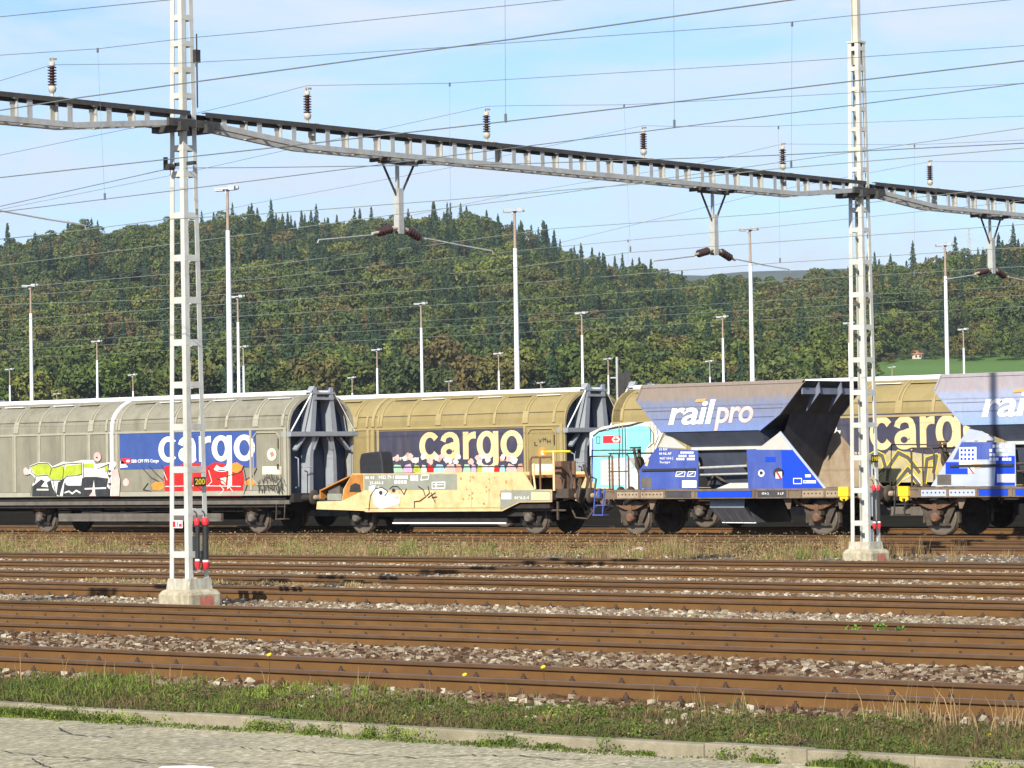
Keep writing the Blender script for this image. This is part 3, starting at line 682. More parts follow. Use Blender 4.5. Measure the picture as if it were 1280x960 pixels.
def clumps(n, x0, x1, y0, y1, h0, h1, per, spread, t0, t1, w=.012, lean=.4, fn=None):
    cx_ = r.uniform(x0, x1, n); cy_ = r.uniform(y0, y1, n)
    if fn is not None: k = fn(cx_, cy_); cx_, cy_ = cx_[k], cy_[k]
    hh = r.uniform(h0, h1, len(cx_)); tt = r.uniform(t0, t1, len(cx_))
    X = np.repeat(cx_, per)+r.normal(0, spread, len(cx_)*per); Y = np.repeat(cy_, per)+r.normal(0, spread, len(cx_)*per)
    H2 = np.repeat(hh, per)*r.uniform(.4, 1, len(X)); return (X, Y, bedz(X, Y), H2, np.full(len(X), w), np.repeat(tt, per)+r.normal(0, .1, len(X)), lean)
left = lambda X, Y: (px_of(X, Y) < 1060) & (smoothrand(X, Y, 71, 1.2) > -.25)
sp = [clumps(330, -72, -36, 50.8, 56.3, .16, .58, 18, .12, .35, .78, .010, .45, left), clumps(120, -72, -34, 50.5, 56.3, .15, .45, 40, .10, .85, 1., .014, .4, left),
      clumps(1500, -72, -36, 50.3, 56.5, .05, .16, 14, .09, .1, .95, .02, .8, left), clumps(60, -46, -28, 50.5, 56.5, .2, .6, 26, .06, .2, .7, .01, .3),
      clumps(110, -43.5, -36.3, 38.7, 39.4, .04, .14, 30, .08, .5, .85, .02, .6), clumps(10, -52, -50, 41.6, 42.3, .05, .2, 30, .1, .1, .4, .014, .6),
      clumps(70, -31, -12, 21.1, 21.95, .10, .42, 4, .05, .5, .8, .006, .35), clumps(40, -14.5, -12.2, 21.2, 21.8, .2, .5, 5, .05, .55, .8, .007, .5), clumps(200, -33, -10, 20.3, 21.6, .05, .18, 16, .05, .0, .4, .01, .6),
      clumps(60, -75, -35, 59.0, 60.6, .1, .35, 20, .08, .2, .6, .012, .4, left)]
blades('dry_weeds', sp, M['dry'], 'dry straw-coloured weeds growing between the tracks', 2, 'weeds')
# branching seed heads on the dry weeds: tiny flakes at the tops
def flakes(name, n, boxes, size, mat, label, seed, cat):
    rr_ = np.random.default_rng(seed); P = []
    for (x0, x1, y0, y1, z0, z1, k, fn) in boxes:
        X = rr_.uniform(x0, x1, k); Y = rr_.uniform(y0, y1, k)
        if fn: q = fn(X, Y); X, Y = X[q], Y[q]
        P.append(np.stack([X, Y, bedz(X, Y)+z0+(z1-z0)*rr_.uniform(0, 1, len(X))**1.6], -1))
    P = np.vstack(P); Vv, Ff, T = leaves(P, np.tile([0., -1, .6], (len(P), 1)), size, seed, .9)
    return tag(npmesh(name, Vv, Ff, mat, {'tone': T}), label, cat, kind='stuff')
patchy = lambda X, Y: left(X, Y) & (smoothrand(X, Y, 72, .5) > .05)
flakes('seed_heads', 0, [(-72, -36, 50.5, 56.3, .06, .50, 20000, patchy), (-72, -36, 50.5, 56.3, .02, .3, 12000, left)], .04, M['dry'], 'fluffy brown seed heads on the dry weeds', 4, 'weeds')

def leafy(name, specs, size, mat, label, seed):
    rr_ = np.random.default_rng(seed); P = []; T0 = []
    for (x0, x1, y0, y1, n, per, hh, sp, zf, thr, tl, th) in specs:
        X = rr_.uniform(x0, x1, n); Y = rr_.uniform(y0, y1, n); k = smoothrand(X, Y*2, seed+3, .35) > thr; X, Y = X[k], Y[k]; s_ = rr_.uniform(.4, 1, len(X))
        Z = zf(X, Y); q = np.repeat(np.arange(len(X)), per)
        P.append(np.stack([X[q]+rr_.normal(0, sp, len(q))*s_[q], Y[q]+rr_.normal(0, sp*.7, len(q))*s_[q], Z[q]+hh*s_[q]*rr_.uniform(0, 1, len(q))**1.2], -1)); T0.append(np.repeat(rr_.uniform(tl, th, len(X)), per))
    P = np.vstack(P); Vv, Ff, T = leaves(P, np.tile([.1, -.7, .7], (len(P), 1)), size, seed, .8); t = np.repeat(np.concatenate(T0), 4)+(T-.5)*.25
    return tag(npmesh(name, Vv, Ff, mat, {'tone': np.clip(t, 0, 1)}), label, 'weeds', kind='stuff')
leafy('low_weeds', [(-32, -9, 20.18, 21.55, 2600, 30, .09, .06, bedz, -.1, .2, .8), (-32, -9, 19.84, 20.02, 420, 60, .13, .06, roadz, .0, .55, 1.), (-32, -9, 20.2, 21.5, 500, 40, .16, .07, bedz, .15, .5, 1.), (-32, -9, 20.3, 21.8, 900, 22, .1, .08, bedz, .0, .0, .35)], .022, M['grass'], 'leafy low weeds along the kerb', 12)
# ------------------------------------------------------------------ overhead line gantry
GX, M1, M2 = -34.92, 33.4, 52.1
gantry = empty('overhead_line_gantry', (0, 0, 0), 'grey steel gantry with two battened lattice masts and a long dark-topped beam over the tracks', 'gantry')
def mast(Yc, zt, w0, w1, rungs, skirt=True):
    """four angle legs joined by flat battens, tapering"""
    m = MB(); m.use(M['mast']); z0 = .1
    W_ = lambda z: w0+(w1-w0)*(z-z0)/(zt-z0)
    for sx in (-1, 1):
        for sy in (-1, 1):
            a = .085; t = .012
            def leg(zz, da, db):
                h = W_(zz)/2
                return [(GX+sx*(h-da[0]), Yc+sy*(h-da[1]), zz), (GX+sx*(h-db[0]), Yc+sy*(h-da[1]), zz), (GX+sx*(h-db[0]), Yc+sy*(h-db[1]), zz), (GX+sx*(h-da[0]), Yc+sy*(h-db[1]), zz)]
            for da, db in (((0, 0), (a, t)), ((0, t), (t, a))):
                lo, hi = leg(z0, da, db), leg(zt, da, db)
                m.add(lo+hi, [(3, 2, 1, 0), (4, 5, 6, 7), (0, 1, 5, 4), (1, 2, 6, 5), (2, 3, 7, 6), (3, 0, 4, 7)])
    z = .62; bh = .10
    while z < zt-.1:
        h = W_(z)/2-.004
        for s in (-1, 1):
            m.box(GX-h, GX+h, Yc+s*h-.006, Yc+s*h+.006, z, z+bh*(1 if z < 6 else .85)); m.box(GX+s*h-.006, GX+s*h+.006, Yc-h, Yc+h, z, z+bh*(1 if z < 6 else .85))
        z += rungs*(1 if z < 6 else .62)
    o = m.build('mast', None, gantry)
    # skirt plates flaring to the foundation
    m = MB(); h = w0/2; f = .05
    for s in (-1, 1):
        m.prismY([(GX-h-f, .11), (GX+h+f, .11), (GX+h+.003, .30), (GX-h-.003, .30)], Yc+s*(h+.014)-.005, Yc+s*(h+.014)+.005)
        m.prismX([(Yc-h-f, .11), (Yc+h+f, .11), (Yc+h+.003, .30), (Yc-h-.003, .30)], GX+s*(h+.028)-.005, GX+s*(h+.028)+.005)
        for q in (-.1, .1): m.tube([(GX+q*2.2, Yc+s*(h+.01), .11), (GX+q*2.2, Yc+s*(h+.045), .11)], .014, 6)
    m.build('base_plate', M['mastrust'], o)
    return o
mo1 = mast(M1, 11.6, .43, .20, .655)
mo2 = mast(M2, 10.35, .43, .25, .655)
m = MB(); m.box(GX-.07, GX+.07, M2-.008, M2+.008, 9.9, 14); 
for s in (-1, 1): m.box(GX+s*.07-.006, GX+s*.07+.006, M2-.06, M2+.06, 9.9, 14)
m.box(GX-.14, GX+.14, M2-.14, M2+.14, 10.33, 10.37); m.build('top_pole', pm('top_pole_paint', (.47, .45, .38), .6), mo2)
def foundation(Yc, z0, z1, lb):
    m = MB(); w = .355
    b = [(-w, -w), (w, -w), (w, w), (-w, w)]
    m.add([(x, y, z0-.5) for x, y in b]+[(x, y, z1-.08) for x, y in b]+[(x*.86, y*.86, z1) for x, y in b],
          [(3, 2, 1, 0), (0, 1, 5, 4), (1, 2, 6, 5), (2, 3, 7, 6), (3, 0, 4, 7), (4, 5, 9, 8), (5, 6, 10, 9), (6, 7, 11, 10), (7, 4, 8, 11), (8, 9, 10, 11)])
    o = m.build('concrete_foundation', M['concrete'], bevel=.05); o.location = (GX, Yc, 0)
    d = MB(); d.add([(w+.004, y_*w, z1-.09-h_) for y_, h_ in ((-.35, .12), (-.2, .17), (.1, .16), (.3, .19), (.5, .13), (.45, .02), (.1, 0), (-.1, .03), (-.3, .01))], [tuple(range(9))])
    p_ = d.build('red_stain', pm('faded_red_stain', (.42, .14, .10), .9, 0, .3, 9), o)
    return tag(o, lb, 'foundation')
foundation(M1, -.2, .13, 'weathered concrete block with a red stain under the near lattice mast')
foundation(M2, -.2, .15, 'pale concrete block with a red stain under the far lattice mast')

# beams: light boxes, dark top chords, fish-bellied bottom chords
BW = .17
def beam(Ya, Yb, lo, ends, name='beam'):
    """from Ya to Yb; bottom chord z at the ends .33 above the middle"""
    zt = 7.53; L_ = Yb-Ya
    def zb(y):
        e = 7.36; k = 2.35
        z = lo
        if ends[0] and y-Ya < k: z = e+(lo-e)*((y-Ya)/k)
        if ends[1] and Yb-y < k: z = e+(lo-e)*((Yb-y)/k)
        return z
    t = MB(); t.use(M['beamdark'])
    for s in (-1, 1):
        t.box(GX+s*BW-.05, GX+s*BW+.05, Ya, Yb, zt-.012, zt); t.box(GX+s*(BW+.044)-.006, GX+s*(BW+.044)+.006, Ya, Yb, zt-.075, zt-.0125)
    o = t.build('beam', None, gantry)
    b = MB(); b.use(M['galv']); ysb = [Ya]+([Ya+2.35] if ends[0] else [])+([Yb-2.35] if ends[1] else [])+[Yb]
    for s in (-1, 1):
        for y0, y1 in zip(ysb[:-1], ysb[1:]):
            b.bar((GX+s*BW, y0, zb(y0)), (GX+s*BW, y1, zb(y1)), .085, .085)
    b.build('bottom_chord', None, o)
    v = MB(); y = Ya+.42; k = 0
    while y < Yb-.3:
        if zt-.1-zb(y) > .08:
            for s in (-1, 1):
                v.box(GX+s*(BW+.02)-.008, GX+s*(BW+.02)+.008, y-.05, y+.05, zb(y)+.03, zt-.07)
                v.box(GX+s*(BW-.02)-.03, GX+s*(BW-.02)+.03, y+.035, y+.05, zb(y)+.03, zt-.012)
            v.box(GX-BW, GX+BW, y-.035, y+.035, zb(y)-.05, zb(y)-.035)
            v.box(GX-BW, GX+BW, y-.03, y+.03, zt-.03, zt-.014)
            if False: v.bar((GX-BW, y, zb(y)-.045), (GX+BW, y+.78, zb(y+.78)-.045), .05, .012)
        y += .78; k += 1
    build_split(v, 'upright', M['galv'], o, .0)
    return o
beam(18.0, M1-.05, 7.14, (False, True)); beam(M1+.28, M2-.05, 7.15, (True, True)); beam(M2+.28, 72, 7.15, (True, False))
br = MB()
for Yc in (M1, M2):
    br.box(GX-.33, GX+.33, Yc-.36, Yc-.2, 7.20, 7.34); br.box(GX-.33, GX+.33, Yc+.2, Yc+.36, 7.20, 7.34)
    for s in (-1, 1): br.bar((GX+s*.24, Yc-.55, 7.33), (GX+s*.24, Yc+.55, 7.33), .05, .12)
    build_split(br, 'beam_bracket', M['beamdark'], gantry); br = MB()
# post insulators
def insulator(mb, a, b, r, n):
    a, b = np.array(a, float), np.array(b, float); d = b-a; L_ = np.linalg.norm(d); prof = [(0, .02), (0, r*.55)]
    for k in range(n):
        t = L_*(k+.15)/n; prof += [(t, r*.5), (t+L_*.18/n, r), (t+L_*.42/n, r), (t+L_*.62/n, r*.5)]
    prof += [(L_, r*.5), (L_, .02)]; mb.lathe(a, d, prof, 12)
for Y, zt in ((30.73, 8.04), (36.18, 8.17), (40.63, 8.18), (45.05, 8.16), (49.47, 8.12), (54.74, 8.11)):
    m = MB(); m.use(M['brownins']); insulator(m, (GX, Y, 7.72), (GX, Y, 8.02), .068, 7)
    m.use(M['whiteins']); m.lathe((GX, Y, 7.53), (0, 0, 1), [(0, .05), (.03, .05), (.035, .025), (.09, .025), (.1, .05), (.15, .065), (.19, .05)], 12)
    m.lathe((GX, Y, 8.02), (0, 0, 1), [(0, .045), (.06, .045), (.065, .02), (.12, .02)], 10); m.bar((GX, Y-.06, 8.12), (GX, Y+.09, 8.13), .03)
    m.box(GX-.2, GX+.2, Y-.06, Y+.06, 7.53, 7.545)
    m.build('insulator', None, gantry)
# drop posts with steady arms
for Y in (38.34, 47.18, 57.1, 29.0):
    m = MB(); m.use(M['beamdark'])
    m.box(GX-.22, GX+.22, Y-.47, Y-.41, 7.05, 7.11); m.box(GX-.22, GX+.22, Y+.41, Y+.47, 7.05, 7.11); m.box(GX-.03, GX+.03, Y-.47, Y+.47, 7.02, 7.07)
    for s in (-1, 1): m.bar((GX, Y+s*.40, 7.05), (GX, Y+s*.05, 6.50), .028)
    o = m.build('drop_post', None, gantry)
    q = MB(); q.use(M['galv'])
    q.box(GX-.02, GX+.02, Y-.05, Y-.02, 6.3, 7.04); q.box(GX-.05, GX-.02, Y-.02, Y+.05, 6.4, 7.0)
    for s in (-1, 1): q.box(GX+s*.05-.01, GX+s*.05+.01, Y-.06, Y+.06, 5.86, 6.62)
    q.box(GX-.045, GX+.045, Y-.062, Y-.052, 5.9, 6.55); q.box(GX-.045, GX+.045, Y+.052, Y+.062, 5.86, 6.35); q.build('post', None, o)
    for s in (-1, 1):
        i_ = MB(); i_.use(M['brownins']); insulator(i_, (GX, Y+s*.20, 5.93), (GX, Y+s*.52, 5.84-.02*s), .075, 5)
        i_.use(M['whiteins']); i_.tube([(GX, Y+s*.03, 5.97), (GX, Y+s*.2, 5.93)], .04, 8); i_.tube([(GX, Y+s*.52, 5.84-.02*s), (GX, Y+s*.66, 5.815-.02*s)], .026, 8); i_.build('insulator', None, o)
        a = MB(); a.tube([(GX, Y+s*.64, 5.815), (GX+.1, Y+s*1.5, 5.72), (GX+.2, Y+s*2.15, 5.655), (GX+.2, Y+s*2.18, 5.60)], .014, 6); a.build('steady_arm', M['galv'], o)
# clamps and anchor bracket on the near mast
m = MB(); m.bar((GX-.25, M1-.05, 6.72), (GX+.3, M1-.05, 6.72), .07, .05); m.bar((GX-.12, M1-.27, 6.62), (GX-.12, M1-.27, 6.82), .05); m.tube([(GX, M1-.22, 6.66), (GX, M1-.35, 6.66)], .05, 8)
m.build('anchor_bracket', M['dark'], mo1)
m = MB(); m.tube([(GX+.16, M1+.16, 7.6), (GX+.16, M1+.16, 8.75)], .012, 6); m.box(GX+.1, GX+.2, M1+.1, M1+.2, 8.3, 8.5); m.build('cable', M['dark'], mo1)
# plates on the near mast
def text_obj(body, name, mat, parent, xa, xb, z0, z1, y, bold=.02, shear=0., face='-Y', seg=3, spacing=1.0, ref=None):
    cu = bpy.data.curves.new('t', 'FONT'); cu.body = body; cu.size = 1; cu.offset = bold; cu.resolution_u = seg; cu.shear = shear; cu.space_character = spacing
    t = bpy.data.objects.new('t', cu); C.objects.link(t); dg = bpy.context.evaluated_depsgraph_get(); dg.update()
    me = bpy.data.meshes.new_from_object(t.evaluated_get(dg)); bpy.data.objects.remove(t); bpy.data.curves.remove(cu)
    v = np.zeros(len(me.vertices)*3, np.float32); me.vertices.foreach_get('co', v); v = v.reshape(-1, 3)
    lo, hi = v.min(0), v.max(0)
    if ref is not None: lo[1], hi[1] = ref           # baseline and x-height as reference instead of the full box
    a = xa+(v[:, 0]-lo[0])/(hi[0]-lo[0])*(xb-xa); b = z0+(v[:, 1]-lo[1])/(hi[1]-lo[1])*(z1-z0)
    out_ = np.stack([a, np.full(len(a), y), b], -1) if face == '-Y' else np.stack([np.full(len(a), y), a, b], -1)
    me.vertices.foreach_set('co', out_.astype(np.float32).ravel()); me.materials.clear(); me.materials.append(mat); me.update()
    o = bpy.data.objects.new(name, me); C.objects.link(o); o.parent = parent; return o
xf = GX+.215+.035
pl = MB(); pl.box(xf, xf+.008, M1-.12, M1+.13, 1.72, 1.86); po = pl.build('number_plate', M['blackrub'], mo1); text_obj('200', 'number', M['yellow'], po, M1-.10, M1+.11, 1.745, 1.84, xf+.012, .03, face='X')
pl = MB(); pl.box(xf, xf+.008, M2-.12, M2+.12, 1.88, 2.03); po = pl.build('number_plate', M['blackrub'], mo2); text_obj('198', 'number', M['yellow'], po, M2-.1, M2+.1, 1.91, 2.0, xf+.012, .03, face='X')
m = MB(); m.use(M['white']).box(GX-.12, GX+.10, M1-.23, M1-.222, 1.08, 1.20); m.use(M['red']).box(GX-.11, GX-.05, M1-.235, M1-.231, 1.095, 1.185); m.box(GX-.02, GX+.0, M1-.235, M1-.231, 1.1, 1.18); m.box(GX+.03, GX+.09, M1-.235, M1-.231, 1.10, 1.15); m.build('warning_plate', None, mo1)
m = MB(); m.box(GX+.02, GX+.16, M1+.0, M1+.12, .42, .95); m.build('cable_box', pm('box_green_grey', (.3, .32, .24), .7), mo1)
m = MB(); m.box(GX+.03, GX+.16, M2+.0, M2+.1, .8, 1.3); m.box(GX+.07, GX+.14, M2, M2+.08, .15, .55); m.box(GX+.04, GX+.15, M2, M2+.08, 1.6, 2.0); m.build('cable_box', M['lampwhite'], mo2)
# earthing poles hanging on the masts
def rod(x, y, z0, z1, lb, rr_=.035):
    m = MB(); m.use(M['blackrub']).tube([(x, y, z0+.05), (x, y+.01, z1)], rr_, 10)
    m.use(M['red']).lathe((x, y, z1), (0, 0, 1), [(0, rr_*1.1), (.03, rr_*1.3), (.08, rr_*1.3), (.11, rr_*.9)], 10); m.lathe((x, y, z0), (0, 0, 1), [(-.07, rr_*.7), (-.02, rr_*1.3), (.05, rr_*1.3)], 10)
    m.use(M['white']).lathe((x, y, z0+.05), (0, 0, 1), [(0, rr_*1.1), (.03, rr_*1.1)], 10)
    m.use(M['dark']).tube([(x, y, z1+.12), (x-.02, y, z1+.2), (x-.07, y, z1+.22)], .01, 6)
    tag(m.build('earthing_pole', None), lb, 'earthing pole', 'black earthing poles hung on the masts')
rod(GX+.27, M1-.08, .52, 1.12, 'thinner left one of the two black red-ended poles on the near lattice mast')
rod(GX+.27, M1+.09, .50, 1.12, 'thicker right one of the two black red-ended poles on the near lattice mast', .048)
rod(GX+.27, M2-.08, .62, 1.32, 'left one of the two black red-headed poles on the far lattice mast', .03)
rod(GX+.27, M2+.09, .62, 1.32, 'right one of the two black red-headed poles on the far lattice mast', .03)

# ------------------------------------------------------------------ wires
def wire(name, pts, Y, r, mat, lb, cat, drops=(), sub=14):
    """pts: photo points where the wire passes, laid on the vertical plane of its track"""
    P = [onY(x, y, Y) for x, y in pts]; P = [(p_[0], Y, p_[1]) for p_ in P]
    # run on beyond the frame in both directions with the end slopes
    a, b = np.array(P[0]), np.array(P[1]); d = (a-b)/abs(a[0]-b[0]); P.insert(0, tuple(a+d*14+np.array([0, 0, .4 if d[2] < 0 else 0])))
    a, b = np.array(P[-1]), np.array(P[-2]); d = (a-b)/abs(a[0]-b[0]); P.append(tuple(a+d*12))
    m = MB(); m.tube(P, r*.85, 5, False); o = m.build(name, mat, recalc=False); tag(o, lb, cat, 'overhead wires over the tracks')
    for (x0, y0, x1, y1) in drops:
        A, B = onY(x0, y0, Y), onY(x1, y1, Y); dm_ = MB(); dm_.tube([(A[0], Y, A[1]), (B[0], Y, B[1])], r*.42, 4, False)
        dm_.bar((A[0], Y, A[1]-.05), (A[0], Y, A[1]+.01), .022); dm_.bar((B[0], Y, B[1]-.01), (B[0], Y, B[1]+.08), .02); dm_.build('dropper', mat, o, recalc=False)
    return o
wd, wl = M['wire'], M['wirel']
CW, CA = 'contact wire', 'catenary wire'
wire('catenary_wire', [(0, 21), (210, 0)], 22.85, .006, wd, 'thin catenary wire crossing the top left corner of the sky', CA)
wire('feeder_wire', [(0, 138), (100, 122), (320, 92), (640, 49), (960, 4)], 22.2, .0085, wd, 'thickest wire, rising from the left part of the beam to the top of the sky', 'feeder wire')
wire('contact_wire', [(0, 222), (320, 187), (640, 151), (960, 114), (1280, 76)], 24.0, .0075, wd, 'contact wire over the first track, crossing the beam in the middle', CW, [(631, -60, 632, 152)])
wire('catenary_wire', [(0, 69), (122, 61), (240, 47), (320, 40), (640, 6.5), (700, 0)], 27.75, .0055, wd, 'catenary wire over the second track, second from the top at the left', CA, [(122, 61, 131, 249)])
wire('contact_wire', [(0, 265), (220, 238), (320, 225.5), (640, 185), (960, 145), (1280, 104)], 27.76, .0065, wd, 'contact wire over the second track', CW, [(842, -40, 843, 158.5)])
wire('catenary_wire', [(0, 101), (65, 81), (214, 79.5), (320, 74), (560, 59), (640, 53.3), (960, 30.5), (1070, 19), (1250, 1)], 30.73, .0055, wd, 'catenary wire over the third track, carried by the leftmost insulator on the beam', CA, [(245, 79, 246, 268), (990, 28, 989, 209)])
wire('contact_wire', [(0, 299), (60, 293), (210, 274), (320, 268), (560, 250), (640, 243), (810, 229), (960, 212), (1280, 185)], 30.9, .0065, wl, 'contact wire over the third track, held by the steady arm at the left edge', CW)
wire('catenary_wire', [(0, 194), (180, 157), (320, 124), (384, 107), (562, 104), (640, 99), (960, 79.5), (1280, 57)], 36.18, .0055, wd, 'catenary wire over the fourth track, carried by the second insulator from the left', CA, [(562, 104, 563, 260)])
wire('contact_wire', [(0, 332), (212, 305.5), (320, 292), (480, 270), (640, 250), (960, 205), (1280, 160)], 36.3, .0065, wl, 'contact wire over the fourth track', CW)
wire('catenary_wire', [(0, 258), (215, 210), (320, 209.5), (640, 205), (960, 194.5), (1280, 179)], 33.3, .0075, wd, 'nearly level wire anchored on the near lattice mast below the beam', CA)
wire('catenary_wire', [(0, 262), (240, 214), (320, 196), (608, 133), (640, 132), (780, 131), (960, 122), (1280, 104)], 40.63, .005, wd, 'catenary wire over the fifth track, carried by the third insulator from the left', CA, [(780, 131, 788, 314)])
wire('contact_wire', [(0, 361), (320, 333), (541, 306), (690, 286), (960, 267), (1280, 232)], 39.0, .006, wl, 'contact wire passing just behind the left drop post above the wood', CW)
wire('contact_wire', [(0, 381), (212, 374), (320, 364.5), (640, 335), (788, 315.5), (960, 303), (1280, 280.5)], 40.4, .006, wl, 'contact wire over the fifth track, held by a dropper in front of the wooded ridge', CW)
wire('catenary_wire', [(0, 322), (320, 254), (560, 210), (804, 157), (840, 158), (960, 158), (1280, 145)], 45.05, .0045, wd, 'catenary wire over the sixth track, carried by the fourth insulator from the left', CA, [(973, 158, 975, 328)])
wire('contact_wire', [(0, 371), (320, 349), (640, 314), (960, 284), (1280, 251)], 41.5, .005, wl, 'contact wire sloping over the middle of the wood', CW)
wire('contact_wire', [(0, 401), (320, 377.5), (640, 355), (960, 329.5), (1280, 309)], 44.7, .006, wl, 'contact wire over the sixth track', CW)
wire('catenary_wire', [(0, 372), (320, 310), (640, 243), (870, 205), (978, 180), (1143, 181), (1280, 175)], 49.47, .0045, wd, 'catenary wire over the seventh track, carried by the fifth insulator from the left', CA, [(1143, 181, 1143, 344)])
wire('contact_wire', [(0, 412), (640, 376), (960, 352), (1280, 333)], 49.05, .0055, wl, 'contact wire over the seventh track', CW)
wire('catenary_wire', [(640, 318), (960, 240), (1162, 202), (1280, 202)], 54.74, .0045, wd, 'catenary wire carried by the rightmost insulator on the beam', CA, [(785, 300, 785, 395)])
wire('contact_wire', [(0, 438), (640, 404), (1280, 369)], 57.6, .0055, wl, 'contact wire over the eighth track', CW)
wire('contact_wire', [(0, 449), (640, 416), (1280, 383)], 61.9, .0055, wl, 'contact wire over the ninth track', CW)
wire('contact_wire', [(0, 430), (640, 395), (1280, 357)], 66.45, .0055, wl, 'contact wire over the row with the hopper wagons', CW)

# ------------------------------------------------------------------ floodlight masts far behind the wagons
def lamp_mesh():
    m = MB(); H = 25.
    m.use(M['lampwhite']).tube([(0, 0, -.5), (0, 0, 11), (0, 0, 21.4)], [.30, .235, .18], 10)
    m.use(M['lamptop']).tube([(0, 0, 21.4), (0, 0, 24.8)], [.14, .11], 8)
    h = MB(); h.use(M['lamphead']).box(-1.0, .15, -.35, .35, 24.72, 24.86); h.box(-1.0, -.3, -.32, .32, 24.6, 24.72); h.box(.1, .62, -.28, .28, 24.66, 25.0); h.bar((-.2, 0, 24.4), (.2, 0, 24.7), .12); h.lathe((.75, 0, 24.86), (1, 0, -.2), [(0, .2), (.18, .16)], 10)
    return m, h
lm, lh = lamp_mesh(); l0 = None
lamps = [(284, 228, 'tall white floodlight mast right of the near lattice mast'), (643, 256, 'tall white floodlight mast right of the left drop post, the nearest in the middle'), (937, 280, 'tall white floodlight mast right of the middle drop post'), (1181, 300, 'tall white floodlight mast between the far lattice mast and the right drop post'),
 (38, 352, 'white floodlight mast near the left edge'), (297, 366, 'white floodlight mast just right of and behind the tall one beside the near lattice mast'), (526, 375, 'white floodlight mast below the right steady arm of the left drop post'), (727, 387, 'white floodlight mast just above the joint of the two yellowish cargo wagons'), (903, 392, 'white floodlight mast just left of the tall one by the middle drop post'), (1061, 400, 'partly rusty floodlight mast hidden behind the far lattice mast'), (1204, 408, 'white floodlight mast right of the tall one near the right edge'),
 (121, 423, 'short-looking white floodlight mast between the left edge and the near lattice mast'), (304, 428, 'distant floodlight mast right of the two masts beside the near lattice mast'), (471, 432, 'distant floodlight mast above the left end of the second cargo wagon'), (623, 437, 'distant floodlight mast just left of the tall middle one'), (760, 444, 'distant floodlight mast beside the dark signal'), (887, 447, 'distant floodlight mast left of the pair by the middle drop post'),
 (12, 457, 'smallest floodlight mast at the left edge'), (166, 462, 'very distant floodlight mast by the yellow-green tree left of the near lattice mast'), (440, 466, 'very distant floodlight mast above the end frame of the left wagon'), (561, 471, 'very distant floodlight mast between the second cargo sign and the middle mast'), (676, 473, 'very distant floodlight mast right of the tall middle one'), (814, 476, 'very distant floodlight mast above the faded hopper'), (1115, 455, 'very distant floodlight mast in front of the green meadow'), (71, 487, 'very distant floodlight mast, tiny above the left wagon roof')]
for i, (x, y, lb) in enumerate(lamps):
    d = pray(x, y); sf = 1. if y < 425 else (.62 if y < 460 else .42); t = (24.9*sf-HC)/d[2]; P = CO+t*d
    r_ = empty('floodlight_mast', (P[0], P[1], -.4), lb, 'floodlight mast', 'floodlight masts of the yard', rz=YAW+random.uniform(-.25, .25)); r_.scale = (sf, sf, sf)
    if l0 is None: a = lm.build('pole', None, r_); b = lh.build('lamp_head', None, r_); l0 = (a.data, b.data)
    else:
        for me_, nm in zip(l0, ('pole', 'lamp_head')): o = bpy.data.objects.new(nm, me_); C.objects.link(o); o.parent = r_
# dark signal beside a distant mast
P = at(771, 446, 230); s = empty('railway_signal', (P[0], P[1], 0), 'dark signal post with black boards behind the joint of the cargo wagons', 'signal', rz=YAW)
m = MB(); m.tube([(0, 0, -.4), (0, 0, P[2])], .1, 8); m.box(-.5, .6, -.04, .04, P[2]-1.6, P[2]-1.5); m.build('post', M['galv'], s)
m = MB(); m.box(.05, .55, -.25, -.1, P[2]-3.2, P[2]-1.2); m.box(.55, .95, -.2, -.1, P[2]-2.8, P[2]-1.0); m.build('signal_board', M['dark'], s)
# power pylons on the ridge
def pylon(px, yt, yb, d, lb):
    T, B = at(px, yt, d), at(px, yb, d); o = empty('power_pylon', (B[0], B[1], B[2]), lb, 'pylon', rz=YAW); H = T[2]-B[2]; m = MB(); w = H*.07
    for sx in (-1, 1):
        for sy in (-1, 1): m.bar((sx*w, sy*w, -3), (sx*w*.2, sy*w*.2, H), .11)
    for k in range(9):
        z0, z1 = H*k/9, H*(k+1)/9; f = lambda z: w*(1-.8*z/H)
        for s in (-1, 1): m.bar((-f(z0), s*f(z0), z0), (f(z1), s*f(z1), z1), .1); m.bar((f(z0), s*f(z0), z0), (-f(z1), s*f(z1), z1), .1)
    m.build('lattice_tower', M['galv'], o); a = MB()
    for z, l in ((.95, .16), (.8, .24), (.65, .18)): a.bar((-l*H*.5, 0, z*H), (l*H*.5, 0, z*H), .15); a.bar((-l*H*.5, 0, z*H), (0, 0, z*H+H*.06), .1); a.bar((l*H*.5, 0, z*H), (0, 0, z*H+H*.06), .1)
    a.build('crossarm', M['galv'], o)
pylon(601, 276, 350, 1290, 'faint grey lattice pylon standing in the wood below the ridge'); pylon(1212, 285, 330, 1700, 'faint grey lattice pylon on the skyline at the right')

